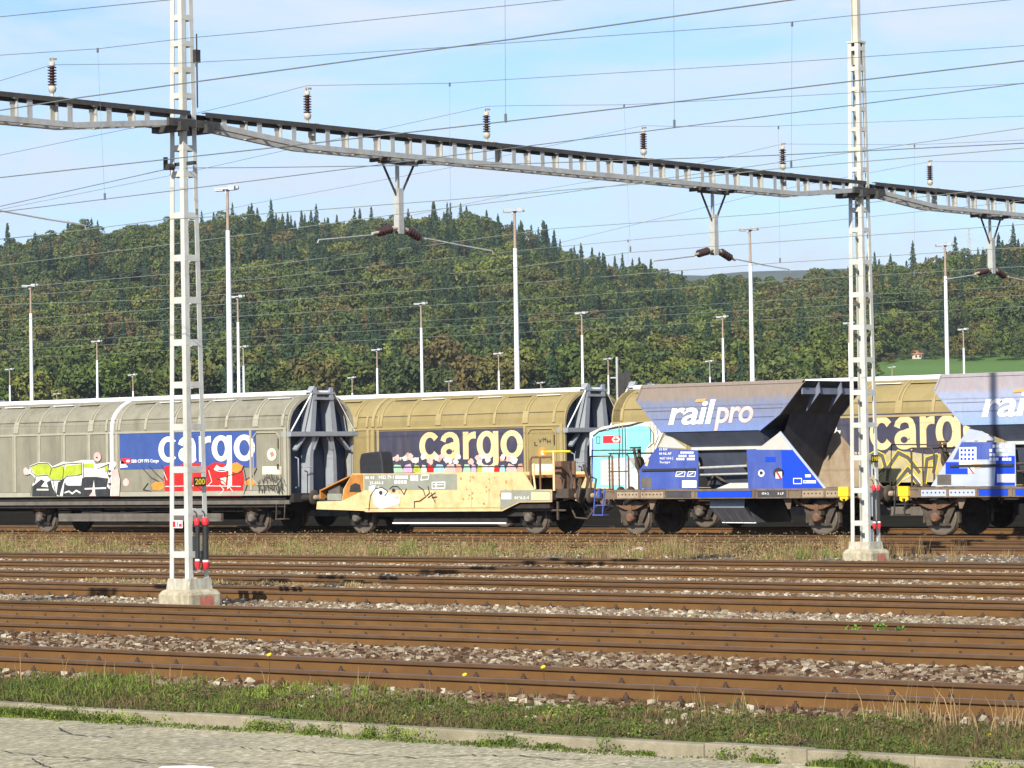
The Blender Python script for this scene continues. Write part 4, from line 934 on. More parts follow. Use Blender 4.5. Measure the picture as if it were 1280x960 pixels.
# small things on the ground
def small_plant(x, y, z, n, hh, lb, seed, mat='leafg', name='young_plant', cat='plant', flower=False):
    X, Y = onZ(x, y, z); rr_ = np.random.default_rng(seed); o = empty(name, (X, Y, z), lb, cat)
    m = MB(); P = []
    for k in range(n):
        a = rr_.uniform(0, 6.28); l = rr_.uniform(.02, .12)*(1 if not flower else .2); h_ = hh*rr_.uniform(.6, 1); tip = np.array([math.cos(a)*l, math.sin(a)*l, h_]); m.tube([(0, 0, -.02), tip*.6, tip], .0035, 4, False)
        for q in np.linspace(.3, 1, 7): P.append(tip*q+rr_.normal(0, .02, 3)*(0 if flower else 1))
    m.build('stem', M['grass'], o)
    if not flower:
        P = np.array(P); Vv, Ff, T = leaves(P, np.tile([0, -.6, .8], (len(P), 1)), .05, seed, .5); npmesh('leaf_cluster', Vv, Ff, M[mat], {'tone': T}, o)
    else:
        fl = MB(); fl.lathe(tip, (0, -.6, 1), [(0, .008), (.012, .028), (.02, .022)], 8); fl.build('flower_head', M['flower'], o)
small_plant(1069, 797, -.14, 3, .17, 'leftmost of the three young green plants on the second track', 1); small_plant(1100, 799, -.14, 6, .2, 'middle one of the three young green plants on the second track', 2); small_plant(1121, 799, -.14, 7, .17, 'rightmost of the three young green plants on the second track', 3)
small_plant(337, 868, -.2, 1, .38, 'tall yellow flower in front of the nearest rail, left of the middle', 4, name='wildflower', cat='flower', flower=True)
small_plant(681, 870, -.2, 1, .33, 'tall yellow flower in front of the nearest rail, in the middle', 5, name='wildflower', cat='flower', flower=True)
small_plant(583, 866, -.2, 1, .22, 'small yellow flower at the edge of the stones, left of the middle', 6, name='wildflower', cat='flower', flower=True)
small_plant(1241, 930, -.26, 1, .06, 'low yellow flower in the grass at the right', 7, name='wildflower', cat='flower', flower=True)
X, Y = onZ(795, 691, -.08); m = MB(); m.add([(-.28, -.05, .02), (-.1, -.1, .05), (.05, -.05, .09), (.28, -.02, .05), (.26, .1, .02), (.05, .12, .11), (-.12, .08, .07), (-.27, .06, .0)], [(0, 1, 6, 7), (1, 2, 5, 6), (2, 3, 4, 5)])
o = m.build('litter', M['white']); o.location = (X, Y, -.06); o.modifiers.new('t', 'SOLIDIFY').thickness = .03; tag(o, 'crumpled white sheet lying among the dry weeds', 'litter')
# ------------------------------------------------------------------ rolling stock
YF, YB = 66.45, 72.94            # centre lines of the two wagon rows
HWD = 1.40
def loc(x, y, Yc, X0, side=HWD):
    X, Z = onY(x, y, Yc-side); return (X-X0, Z)
def decal(parent, name, mat, pts, Yc, X0, off=.004, side=HWD, zmax=None, kids_=None):
    m = MB(); P = [loc(x, y, Yc, X0, side) for x, y in pts]
    if zmax: P = [(a, min(b, zmax)) for a, b in P]
    m.flat(P, -side-off); return m.build(name, mat, parent)
def ptext(body, name, mat, parent, Yc, X0, xa, xb, yb, yt, off=.008, side=HWD, **k):
    a = loc(xa, yb, Yc, X0, side); b = loc(xb, yb, Yc, X0, side); c = loc((xa+xb)/2, yt, Yc, X0, side); z0 = loc((xa+xb)/2, yb, Yc, X0, side)[1]
    return text_obj(body, name, mat, parent, a[0], b[0], z0, c[1], -side-off, **k)
def scribble(parent, name, mat, strokes, Yc, X0, w=.03, off=.012, side=HWD):
    m = MB()
    for st in strokes:
        P = [np.array(loc(x, y, Yc, X0, side)) for x, y in st]
        for a, b in zip(P[:-1], P[1:]):
            d = b-a; d = d/(np.linalg.norm(d)+1e-9); n = np.array([-d[1], d[0]])*w/2; a2, b2 = a-d*w*.3, b+d*w*.3
            m.flat([tuple(a2-n), tuple(b2-n), tuple(b2+n), tuple(a2+n)], -side-off); off += .0002
    return m.build(name, mat, parent)
def blob(cx_, cy_, rx, ry, n=12, j=.15, seed=0):
    r = random.Random(seed); return [(cx_+rx*math.cos(6.283*k/n)*(1+r.uniform(-j, j)), cy_+ry*math.sin(6.283*k/n)*(1+r.uniform(-j, j))) for k in range(n)]

def wheelset(parent, x, near_detail=True, heavy=False):
    o = empty('wheelset', (x, 0, .46)); o.parent = parent
    prof = [(-.07, .03), (-.07, .10), (-.03, .13), (-.02, .36), (-.065, .40), (-.065, .445), (.06, .46), (.075, .485), (.09, .48), (.09, .40), (.03, .36), (.02, .13), (.05, .10), (.05, .03)]
    for s in (-1, 1):
        m = MB(); m.use(M['wheel']); p_ = [(t*-s if s > 0 else t, r_) for t, r_ in prof]
        c = (0, s*.75, 0)
        # the flange is on the inside of each wheel
        m.lathe(c, (0, -s, 0), [(t, r_) for t, r_ in prof], 28) 
        m.use(M['tyre']); m.lathe(c, (0, -s, 0), [(-.067, .40), (-.068, .455), (-.05, .458)], 28)
        m.build('wheel', None, o)
    m = MB(); m.tube([(0, -1.05, 0), (0, 1.05, 0)], .075, 10); m.build('axle', M['wheel'], o)
    for s in (-1, 1):
        y = s*1.03; b = MB(); b.use(M['spring'] if heavy else M['sill'])
        b.lathe((0, y-.12*1, 0), (0, 1, 0), [(0, .09), (.03, .125), (.2, .125), (.24, .09)], 14) ; b.use(M['wheel']); b.box(-.16, .16, y-.08, y+.08, .06, .17)
        b.build('axle_box', None, o)
        sp = MB(); sp.use(M['spring'])
        for k in range(6):
            L_ = .62-.085*k; z = .30-.017*k
            P = [(-L_, y, z+.11*(L_/.62)**2), (-L_*.5, y, z+.028*(L_/.62)**2), (0, y, z), (L_*.5, y, z+.028*(L_/.62)**2), (L_, y, z+.11*(L_/.62)**2)]
            for a, c in zip(P[:-1], P[1:]): sp.bar(a, c, .10, .015)
        sp.box(-.06, .06, y-.07, y+.07, .16, .34)
        for q in (-1, 1):
            sp.lathe((q*.64, y-.05, .42), (0, 1, 0), [(0, .045), (.1, .045)], 8); sp.bar((q*.64, y, .42), (q*.72, y, .56), .05)
            sp.bar((q*.70, y, .60), (q*.60, y, .30), .06)
        sp.build('leaf_spring', None, o)
        g = MB(); g.use(M['wheel'] if heavy else M['under'])
        yy = s*.93
        for q in (-1, 1):
            g.prismY([(q*.30, .50), (q*.66, .52), (q*.56, .36), (q*.30, -.14), (q*.19, -.18), (q*.19, .0), (q*.36, .34)], yy-.01, yy+.01)
        g.box(-.34, .34, yy-.012, yy+.012, -.20, -.15); g.build('axle_guard', None, o)
    # brake blocks and rods
    b = MB(); b.use(M['wheel'])
    for s in (-1, 1):
        for q in (-1, 1): b.box(q*.50-.03, q*.50+.03, s*.75-.05, s*.75+.05, -.14, .16); b.bar((q*.52, s*.75, .12), (q*.50, s*.75, .5), .03)
    b.bar((-.5, 0, -.05), (.5, 0, -.05), .05); b.build('brake_gear', None, o)
    return o
def buffers(parent, L_, mat=None, big=False, z=1.05):
    for q, x in ((-1, 0), (1, L_)):
        for s in (-1, 1):
            m = MB(); m.use(mat or M['under']); r_ = .13 if big else .10
            m.lathe((x, s*.875, z), (q, 0, 0), [(0, r_*1.3), (.03, r_*1.3), (.04, r_), (.30, r_), (.30, .075), (.50, .075)], 14)
            m.use(M['wheel']); m.lathe((x+q*.50, s*.875, z), (q, 0, 0), [(0, .12), (.02, .225), (.045, .225), (.055, .15)], 18); m.build('buffer', None, parent)
        m = MB(); m.use(M['wheel']); m.bar((x, 0, z-.02), (x+q*.28, 0, z-.04), .07); m.bar((x+q*.28, 0, z-.04), (x+q*.45, 0, z-.18), .05); m.tube([(x+q*.05, -.3, z-.05), (x+q*.3, -.3, z-.35), (x+q*.48, -.28, z-.42)], .025, 6); m.build('coupling', None, parent)

PROF = [(1.40, 1.13), (1.40, 3.12), (1.385, 3.30), (1.335, 3.48), (1.23, 3.66), (1.07, 3.82), (.87, 3.95), (.64, 4.05), (.42, 4.10)]
def prof_at(off): return [(y+off*(1 if y > 1.2 else .6), z+off*(0 if z < 3.2 else .8)) for y, z in PROF]
def arc_rib(m, x0, x1, off, z_from=3.15, z_to=4.06, both=True):
    pts = [(1.40, 3.13)]+[p for p in PROF if p[1] > 3.13 and p[1] <= z_to+.01]
    pts = [p for p in pts if p[1] >= z_from-.02]
    for s in (-1, 1):
        for a, b in zip(pts[:-1], pts[1:]):
            m.add([(x, s*(y+o*.95), z+o*.75) for (y, z) in (a, b) for o in (0, off) for x in (x0, x1)],
                  [(0, 1, 3, 2), (4, 6, 7, 5), (0, 2, 6, 4), (1, 5, 7, 3), (2, 3, 7, 6)])
def cargo_wagon(X0, Yc, L_, joint, axles, tint, label, spec):
    k = M['khaki1'] if tint == 1 else M['khaki2']; rb = M['rib1'] if tint == 1 else M['rib2']
    w = empty('covered_wagon', (X0, Yc, 0), label, 'goods wagon', 'sliding-wall goods wagons')
    for x0, x1, nm, off in ((.02, joint-.02, 'sliding_wall', 0.0), (joint+.02, L_-.02, 'sliding_wall', .012)):
        m = MB(); m.use(k); pr = prof_at(off); poly = [(-y, z) for y, z in pr]+[(y, z) for y, z in pr[::-1]]
        n = len(poly); vs = [(x, y, z) for x in (x0, x1) for y, z in poly]
        m.add(vs, [(i, i+1, n+i+1, n+i) for i in range(n-1)]); m.add([(x, y, 1.13) for x in (x0, x1) for y in (-1.4, 1.4)], [(0, 1, 3, 2)])
        # seams, stringers and the lower strip
        for s in (-1, 1):
            m.use(rb); m.box(x0, x1, s*(1.4+off) if s > 0 else -1.4-off-.022, s*(1.4+off)+.022 if s > 0 else -1.4-off, 1.13, 1.27)
            m.use(M['sill']); m.box(x0, x1, min(s*(1.4+off), s*(1.4+off+.006)), max(s*(1.4+off), s*(1.4+off+.006)), 1.272, 1.284)
            m.use(rb); ya, yb = s*(1.4+off), s*(1.4+off+.03); m.box(x0, x1, min(ya, yb), max(ya, yb), 3.06, 3.12)
            m.use(M['sill']); ya, yb = s*(1.335+off), s*(1.36+off); m.box(x0, x1, min(ya, yb), max(ya, yb), 3.475, 3.49)
        # roof bows
        i = 0; x = x0+.35
        while x < x1-.1:
            wide = (i % 3 == 2)
            m.use(rb); arc_rib(m, x-.02, x+.02, off+.025)
            if wide: arc_rib(m, x+.10, x+.14, off+.025)
            mm_ = M['cream'] if False else rb
            arc_rib(m, x-.05, x+(.17 if wide else .05), off+.034, 3.15, 3.50)
            if x+1.1 < x1:
                for s in (-1, 1):
                    ya, yb = s*(.80+off), s*(.92+off); m.use(M['capw'] if i % 2 else rb); m.box(x+.12, x+1.02, min(ya, yb), max(ya, yb), 3.985, 4.005)
            x += 1.17; i += 1
        m.build(nm, None, w)
    left = MB(); left.use(rb)
    x = .35
    while x < joint-.3:
        for s in (-1, 1):
            for q in (-.075, .045): left.box(x+q, x+q+.03, min(s*1.4, s*1.44), max(s*1.4, s*1.44), 1.285, 3.06)
            left.box(x-.045, x+.045, min(s*1.4, s*1.418), max(s*1.4, s*1.418), 1.285, 3.06)
        x += 1.17
    build_split(left, 'wall_stiffener', None, w, .0)
    j = MB(); j.use(M['capw'] if tint == 1 else M['rib2'])
    arc_rib(j, joint-.03, joint+.09, .055); 
    for s in (-1, 1): j.box(joint-.03, joint+.09, min(s*1.4, s*1.46), max(s*1.4, s*1.46), 1.2, 3.13)
    j.use(rb); arc_rib(j, joint-.28, joint-.2, .04, 3.15, 3.6); arc_rib(j, joint+.2, joint+.28, .04, 3.15, 3.6)
    for s in (-1, 1):
        for q in (-.25, .18): j.box(joint+q, joint+q+.1, min(s*1.4, s*1.435), max(s*1.4, s*1.435), 1.285, 3.06)
    j.use(M['wheel'])
    for z in (1.5, 1.9, 1.75): j.box(joint-.10, joint+.0, -1.5, -1.46, z, z+.05)
    build_split(j, 'wall_joint', None, w)
    rc = MB(); rc.prismX([(-.50, 4.09), (.50, 4.09), (.50, 4.17), (.42, 4.21), (-.42, 4.21), (-.50, 4.17)], -.05, L_+.05); rc.build('ridge_cap', M['capw'], w)
    rd = MB(); rd.box(0, L_, -.47, .47, 4.05, 4.088); rd.build('ridge_shadow_gap', M['dark'], w)  # dark strip painted in as the shadow gap below the overhanging cap
    # door panels at the right end
    for xd in (L_-1.45,):
        m = MB(); m.use(rb)
        a, b, z0, z1, c = xd+.05, L_-.30, 1.45, 2.98, .14
        P = [(a+c, z0), (b-c, z0), (b, z0+c), (b, z1-c), (b-c, z1), (a+c, z1), (a, z1-c), (a, z0+c)]
        for p0, p1 in zip(P, P[1:]+P[:1]): m.bar((p0[0], -1.43, p0[1]), (p1[0], -1.43, p1[1]), .03, .045, up=(0, 1, 0))
        m.box(xd-.1, xd-.02, -1.45, -1.412, 1.285, 3.06); m.box(L_-.14, L_-.03, -1.45, -1.41, 1.13, 3.1); m.use(M['wheel']); m.box(b-.06, b-.03, -1.47, -1.44, 2.5, 2.8); m.box(b-.1, b-.05, -1.47, -1.44, 1.9, 2.05)
        m.build('end_panel', None, w)
    # ends: arch, wall, posts
    for q, xe in ((1, L_), (-1, 0.)):
        e = MB(); e.use(M['endwall']); pr = PROF; poly = [(-y+.03, z) for y, z in pr]+[(y-.03, z) for y, z in pr[::-1]]
        e.prismX([(y*.985, z) for y, z in poly], xe-q*.32, xe-q*.28); eo = e.build('end_wall', None, w)
        a = MB(); a.use(rb)
        pts = [(1.40, 1.13)]+PROF[1:]
        for s in (-1, 1):
            for p0, p1 in zip(pts[:-1], pts[1:]):
                a.add([(x, s*(y-o), z-(o if z > 3.2 else 0)) for (y, z) in (p0, p1) for o in (0, .07) for x in (xe-q*.30, xe+q*.02)], [(0, 1, 3, 2), (4, 6, 7, 5), (0, 2, 6, 4), (1, 5, 7, 3), (2, 3, 7, 6), (0, 4, 5, 1)])
        a.box(min(xe-q*.30, xe), max(xe-q*.30, xe), -.43, .43, 4.0, 4.05); a.build('end_arch', None, eo)
        f = MB(); f.use(M['frameg']); X = lambda t: xe+q*t
        bx = lambda x0, x1, y0, y1, z0, z1: f.box(min(X(x0), X(x1)), max(X(x0), X(x1)), y0, y1, z0, z1)
        bx(-.25, .16, -1.42, 1.42, 2.84, 2.99); bx(.10, .18, -1.44, 1.44, 2.86, 2.97)
        for s in (-1, 1):
            # posts: wider at the foot, leaning in to the top cap
            f.add([(X(d), s*y, z) for (z, ya, yb, d0, d1) in ((2.98, .36, .58, -.28, .12), (4.12, .26, .42, -.28, .12)) for y in (ya, yb) for d in (d0, d1)], [(0, 1, 3, 2), (4, 6, 7, 5), (0, 4, 5, 1), (2, 3, 7, 6), (0, 2, 6, 4), (1, 5, 7, 3)])
            # wing plates beside the posts
            f.add([(X(d), s*y, z) for (z, y) in ((3.0, 1.22), (3.45, 1.12), (3.8, .90), (4.0, .66)) for d in (-.28, -.10)], [(0, 1, 3, 2), (2, 3, 5, 4), (4, 5, 7, 6)])
            # lower posts and curved brackets
            f.add([(X(d), s*y, z) for (z, ya, yb) in ((1.15, .44, .60), (2.3, .42, .56), (2.84, .30, .44)) for y in (ya, yb) for d in (-.28, .08)], [(0, 1, 3, 2), (0, 4, 5, 1), (2, 3, 7, 6), (0, 2, 6, 4), (1, 5, 7, 3), (4, 8, 9, 5), (6, 7, 11, 10), (4, 6, 10, 8), (5, 9, 11, 7)])
            f.bar((X(.0), s*.75, 2.82), (X(.02), s*1.15, 2.45), .16, .06); f.bar((X(.0), s*.20, 2.82), (X(.02), s*.40, 2.45), .16, .05)
            f.bar((X(-.05), s*1.33, 1.15), (X(-.05), s*1.33, 2.84), .10, .10)
        bx(-.10, .14, -.50, .50, 4.10, 4.15); bx(-.06, .13, -.42, -.28, 3.95, 4.30) ; bx(-.06, .13, .28, .42, 3.95, 4.30); bx(-.2, .15, -.42, .42, 3.93, 4.0)
        f.add([(X(d), y, z) for (y, z) in ((-.50, 4.16), (-.36, 4.33), (.36, 4.33), (.50, 4.16)) for d in (-.10, .12)], [(0, 1, 3, 2), (2, 3, 5, 4), (4, 5, 7, 6)])
        f.use(M['under']); bx(-.2, .10, -1.3, 1.3, .92, 1.18)
        f.use(M['capw']); f.tube([(X(.10), -1.36, 3.0), (X(.12), -.50, 4.10)], .022, 6); f.tube([(X(.10), 1.36, 3.0), (X(.12), .50, 4.10)], .012, 6)
        f.use(M['frameg']); f.tube([(X(.10), -1.2, 1.35), (X(.22), -1.2, 1.38), (X(.22), -1.2, 2.2), (X(.10), -1.2, 2.24)], .02, 6)
        f.tube([(X(.10), -.95, 1.95), (X(.2), -.95, 1.95), (X(.2), -.6, 1.95)], .018, 6)
        f.build('end_frame', None, eo)
    # underframe
    u = MB(); u.use(M['under']); u.box(.05, L_-.05, -1.30, 1.30, 1.0, 1.125); u.box(.3, L_-.3, -.5, .5, .66, 1.0)
    for s in (-1, 1):
        u.use(M['sill']); u.box(.0, L_, min(s*1.32, s*1.38), max(s*1.32, s*1.38), .87, .985); u.use(M['under']); u.box(.2, L_-.2, min(s*1.2, s*1.3), max(s*1.2, s*1.3), .78, .9)
    u.use(M['under'])
    for x in np.arange(1.0, L_, 1.3): u.box(x-.04, x+.04, -1.28, 1.28, .80, 1.0)
    u.build('underframe', None, w)
    t = MB(); t.use(M['sill']); a0, a1 = axles[0]+1.0, axles[1]-1.2
    for s in (-1, 1): t.box(a0, a1, s*1.12-.05, s*1.12+.05, .36, .60)
    t.use(M['under']); t.box(a0+1, a0+1.9, -1.1, -.3, .35, .8); t.box(a1-2.2, a1-1.2, -1.15, -.4, .42, .8); t.tube([(a0-.3, -.9, .72), (a1+.3, -.9, .70)], .03, 6); t.tube([(a0, -1.1, .8), (a0+2, -1.1, .62), (a0+3.2, -1.1, .62), (a1, -1.1, .8)], .025, 6)
    t.tube([(a0+2.6, -.6, .5), (a0+3.5, -.6, .5)], .2, 12); t.build('side_skirt', None, w)
    for x in axles: wheelset(w, x)
    buffers(w, L_)
    for xs in (.35, L_-.55):
        m = MB(); m.use(M['wheel']); m.box(xs, xs+.38, -1.42, -1.20, .42, .45); m.bar((xs+.02, -1.4, .43), (xs+.02, -1.36, .9), .025); m.bar((xs+.36, -1.4, .43), (xs+.36, -1.36, .9), .025); m.build('step', None, w)
    spec(w, X0, Yc)
    return w

def strip(m, P, W_, y):
    """thick stroke along P with width W_ at each point"""
    P = [np.array(p, float) for p in P]; L_, R_ = [], []
    for i, p in enumerate(P):
        d = P[min(i+1, len(P)-1)]-P[max(i-1, 0)]; d /= np.linalg.norm(d); n = np.array([-d[1], d[0]]); w = W_[i] if hasattr(W_, '__len__') else W_
        L_.append(p+n*w/2); R_.append(p-n*w/2)
    n = len(P); m.add([(q[0], y, q[1]) for q in L_+R_], [(i, i+1, n+i+1, n+i) for i in range(n-1)])
def cargo_letters(parent, mat, xa, xb, z0, zx, y):
    # bold grotesque letters drawn in units of the x-height
    def ring(cx_, cz, rx, rz, a0, a1, n=40, wh=.27, wv=.20):
        P, W_ = [], []
        for k in range(n+1):
            a = R(a0+(a1-a0)*k/n); P.append((cx_+rx*math.cos(a), cz+rz*math.sin(a))); W_.append(math.hypot(wh*math.cos(a), wv*math.sin(a)))
        return P, W_
    G = {}
    G['c'] = (1.02, [ring(.52, .5, .375, .41, 38, 322)])
    G['o'] = (1.10, [ring(.53, .5, .385, .41, 0, 360)])
    G['g'] = (1.10, [ring(.47, .5, .335, .41, 0, 360, wv=.19), ([(.885, .99), (.885, -.05), (.875, -.16)], [.25, .25, .245]), ring(.50, -.12, .375, .205, 0, -152, 18, .24, .17)])
    G['r'] = (.70, [([(.185, .99), (.185, .0)], .26), ([(.25, .60), (.30, .74), (.40, .83), (.52, .865), (.66, .865)], [.12, .19, .22, .235, .25])])
    G['a'] = (1.02, [([(.13, .66), (.17, .78), (.27, .865), (.42, .905), (.58, .89), (.70, .82), (.76, .70), (.775, .55), (.775, .2), (.79, .08), (.83, .0)], [.25, .225, .20, .19, .195, .23, .26, .265, .265, .26, .25]),
                     ring(.42, .285, .275, .195, 28, 350, 30, .25, .19), ([(.72, .585), (.55, .545), (.40, .50)], [.12, .15, .15])])
    tot = sum(G[ch][0] for ch in 'cargo')-.06; s = (xb-xa)/tot; m = MB(); x = 0; k = 0
    for ch in 'cargo':
        for P, W_ in G[ch][1]:
            # strokes are drawn in stretched units so that their widths stretch with the letter
            mm = MB(); strip(mm, P, W_, 0); k += 1
            m.add([(xa+(x+v[0])*s, y-.0004*k, z0+v[2]*(zx-z0)) for v in mm.v], mm.f)
        x += G[ch][0]
    return m.build('lettering', mat, parent, recalc=False)
def sign(w, X0, Yc, box, bg_mat, letter_mat, cargo_box, small_box, logo_box, lettermat2=None):
    x0, x1, zt, zb = box
    m = MB(); m.box(x0, x1, -1.4-.024, -1.4-.013, zb, zt); s = m.build('sign_board', bg_mat, w)
    xa, xb, z0, zx = cargo_box
    cargo_letters(s, letter_mat, xa, xb, z0, zx, -1.43)
    xa, xb, z0, z1 = small_box; text_obj('SBB CFF FFS Cargo', 'small_lettering', M['white'], s, xa, xb, z0, z1, -1.43, bold=.02, seg=2)
    xa, xb, z0, z1 = logo_box; q = MB(); q.use(M['red']).flat([(xa, z0), (xb, z0), (xb, z1), (xa, z1)], -1.43)
    q.use(M['white']); h = z1-z0; c = xb-h*.62; zc = (z0+z1)/2
    q.flat([(c-h*.45, zc-.09*h), (c+h*.45, zc-.09*h), (c+h*.45, zc+.09*h), (c-h*.45, zc+.09*h)], -1.434); q.flat([(c-.09*h, zc-.3*h), (c+.09*h, zc-.3*h), (c+.09*h, zc+.3*h), (c-.09*h, zc+.3*h)], -1.4345)
    for d in (-1, 1): q.flat([(c+d*.28*h, zc-.3*h), (c+d*.55*h, zc), (c+d*.28*h, zc+.3*h), (c+d*.40*h, zc)], -1.435)
    q.build('logo', None, s)
    return s
# x-height of the built-in letters
_cu = bpy.data.curves.new('t', 'FONT'); _cu.body = 'xz'; _cu.size = 1; _t = bpy.data.objects.new('t', _cu); C.objects.link(_t); bpy.context.view_layer.update(); XREF = (-.02, _t.bound_box[1][1] if _t.bound_box[1][1] > .1 else .5)
XREF = (XREF[0], max(c[1] for c in _t.bound_box)+.03); bpy.data.objects.remove(_t)

pink = pm('spray_pink', (.75, .42, .38), .6); lime = pm('spray_lime', (.36, .44, .03), .6, 0, .2, 6, dirt=(.5, .55, .15), amount=.4, dscale=4); sblack = pm('spray_black', (.035, .037, .04), .6, 0, .3, 5, dirt=(.12, .12, .11), amount=.3, dscale=5); swhite = pm('spray_white', (.68, .66, .60), .65, 0, .12, 5, dirt=(.42, .38, .32), amount=.4, dscale=5)
sred = pm('spray_red', (.58, .02, .02), .55, 0, .18, 4, dirt=(.33, .05, .04), amount=.45, dscale=3); sorange = pm('spray_orange', (.85, .25, .04), .6, 0, .2, 8); scyan = pm('spray_cyan', (.22, .66, .68), .6, 0, .1, 3, dirt=(.35, .62, .60), amount=.35, dscale=4); sgrey = pm('spray_grey', (.3, .3, .28), .6)
slab = pm('paper_label', (.72, .66, .48), .7)
def spec1(w, X0, Yc):
    l = lambda x, y: loc(x, y, Yc, X0)
    a, b = l(150, 541), l(321, 585); s = sign(w, X0, Yc, (a[0], b[0], 3.05, 1.96), M['signblue'], M['white'], (l(199, 577)[0], l(319.5, 577)[0], 2.16, 2.93), (l(165, 577)[0], l(199.5, 577)[0], 2.13, 2.26), (l(152, 577)[0], l(164, 577)[0], 2.13, 2.30))
    D = lambda nm, mat, pts, off=.045: decal(w, nm, mat, pts, Yc, X0, off)
    D('graffiti', swhite, [(31, 589), (33, 584), (38, 588), (39, 582), (50, 577.5), (62, 578.5), (67, 583), (80, 577), (90, 578), (104, 575), (118, 575), (121, 580), (145, 577), (147, 580), (141, 590), (139, 610), (142, 620), (41, 620), (42, 605), (47, 600), (43, 595), (39, 592), (34, 594)], .045)
    D('graffiti', lime, [(41, 583.5), (50, 580), (62, 580.5), (66, 586), (80, 582), (82, 588), (84, 582), (104, 580), (104, 593), (86, 594), (79, 599), (66, 599), (60, 593), (46, 594), (42, 589)], .050)
    D('graffiti', lime, [(106, 580), (118, 579), (119, 585), (107, 585)], .050); D('graffiti', lime, [(124, 586), (137, 581), (135, 590), (124, 590)], .050)
    D('graffiti', sblack, [(41.5, 620), (42, 608), (53, 599), (60, 603), (65, 600), (67, 609), (73, 620)], .052); D('graffiti', sblack, [(74, 603), (79, 600), (80, 598), (82, 599), (78, 612), (76, 620), (72, 618)], .052)
    D('graffiti', sblack, [(80, 620), (82, 603), (86, 607), (103, 607), (104, 598), (108, 596), (122, 596), (137, 598), (135, 608), (139, 612), (139, 620)], .052)
    D('graffiti', swhite, [(53, 608), (59, 600), (62, 609)], .055); D('graffiti', swhite, [(83, 606), (85, 594), (88, 606)], .055); D('graffiti', swhite, [(93, 606), (94, 595), (99, 594), (103, 605), (99, 606)], .055); D('graffiti', swhite, [(116, 620), (119, 600), (121, 620)], .055); D('graffiti', pink, [(113, 620), (118, 613), (122, 620)], .057)
    scribble(w, 'graffiti', sblack, [[(40, 583), (50, 579), (62, 579.5), (66, 585), (74, 583), (82, 580), (104, 578.5), (104, 593), (97, 594.5), (86, 595), (80, 600), (66, 600), (61, 594), (47, 595), (41, 590), (40, 583)], [(66, 586), (64, 594)], [(82, 581), (80, 599)], [(106, 579), (106, 596), (112, 606)], [(124, 586), (138, 580), (136, 591), (140, 600), (139, 619)], [(42, 606), (40, 619)], [(46, 596), (45, 604)], [(68, 601), (72, 619)], [(84, 604), (82, 619)]], Yc, X0, .022, .059)
    D('label_plate', slab, [(115, 585.5), (133, 585), (133, 594.5), (115, 595)], .058)
    D('graffiti', pink, blob(123, 571, 4.6, 6, 14, .05, 1), .047); D('graffiti', pink, blob(34, 589, 3, 4.6, 12, .1, 2), .056); D('graffiti', sblack, blob(122.5, 572, 1.2, 1.2, 8), .05)
    scribble(w, 'graffiti', swhite, [[(82, 616), (88, 614), (92, 617), (97, 613), (102, 616)], [(48, 612), (62, 612)], [(108, 611), (134, 610)]], Yc, X0, .05, .058)
    # red piece under the near mast
    D('graffiti', sred, [(206, 584), (214, 581), (225, 583), (233, 577), (250, 579), (255, 585), (262, 582), (268, 578), (281, 579), (284, 586), (296, 585), (303, 583), (306, 598), (303, 620), (253, 620), (207, 620)], .028)
    D('graffiti', sorange, [(190, 606), (196, 602), (204, 603), (206, 610), (200, 613), (192, 612)], .028); D('graffiti', sorange, blob(295, 585, 10, 6, 14, .3, 4), .033); D('graffiti', sorange, blob(313, 602, 6, 5, 12, .3, 5), .028)
    D('graffiti', slab, [(276, 598), (284, 596), (283, 606), (278, 604)], .034); D('graffiti', slab, [(284, 580), (291, 578), (291, 606), (285, 612), (287, 590)], .036)
    scribble(w, 'graffiti', sblack, [[(203, 582), (208, 590), (206, 598)], [(180, 586), (190, 597), (200, 602)], [(187, 582), (196, 592), (205, 600)], [(262, 585), (258, 600), (264, 606)], [(272, 598), (280, 601), (285, 606)], [(283, 596), (302, 590), (306, 582)], [(306, 586), (310, 606), (306, 618)], [(274, 588), (282, 588)], [(253, 612), (245, 606), (250, 600)], [(186, 604), (180, 612), (190, 614)], [(308, 600), (318, 594), (322, 585)]], Yc, X0, .028, .038)
    scribble(w, 'graffiti', swhite, [[(208, 608), (250, 607), (302, 608)], [(290, 592), (286, 606), (292, 614)], [(262, 588), (266, 602), (262, 606)], [(276, 606), (281, 612), (276, 618)], [(206, 590), (210, 600)]], Yc, X0, .025, .040)
    D('graffiti', swhite, [(151, 577), (152, 575), (158, 580), (161, 584), (151, 585)], .030); D('graffiti', pink, blob(158, 603, 4, 5, 12, .1, 8), .02)
    D('graffiti', pink, [(141, 588), (149, 586), (152, 600), (151, 620), (141, 620)], .066)
    # round mark, label and scribbles on the end panel
    D('round_mark', slab, blob(340.5, 568, 5.8, 8, 18, .03, 1), .030); D('round_mark', pm('mark_red', (.6, .2, .15), .6), [(338, 566), (342, 564), (344, 569), (340, 572)], .032); D('label_plate', slab, [(329, 583), (352.5, 583), (352.5, 593), (329, 593)], .030)
    r = random.Random(3); st = []
    for k in range(16):
        x = 324+k*2.2; st.append([(x, 606+r.uniform(-7, 5)), (x+r.uniform(-1, 3), 612+r.uniform(-6, 6)), (x+r.uniform(0, 4), 608+r.uniform(-5, 8))])
    for k in range(8):
        x = 329+k*3; st.append([(x, 596+r.uniform(-3, 3)), (x+2, 600+r.uniform(-3, 3)), (x+3.5, 595+r.uniform(-4, 4))])
    scribble(w, 'graffiti', sblack, st, Yc, X0, .022, .055)
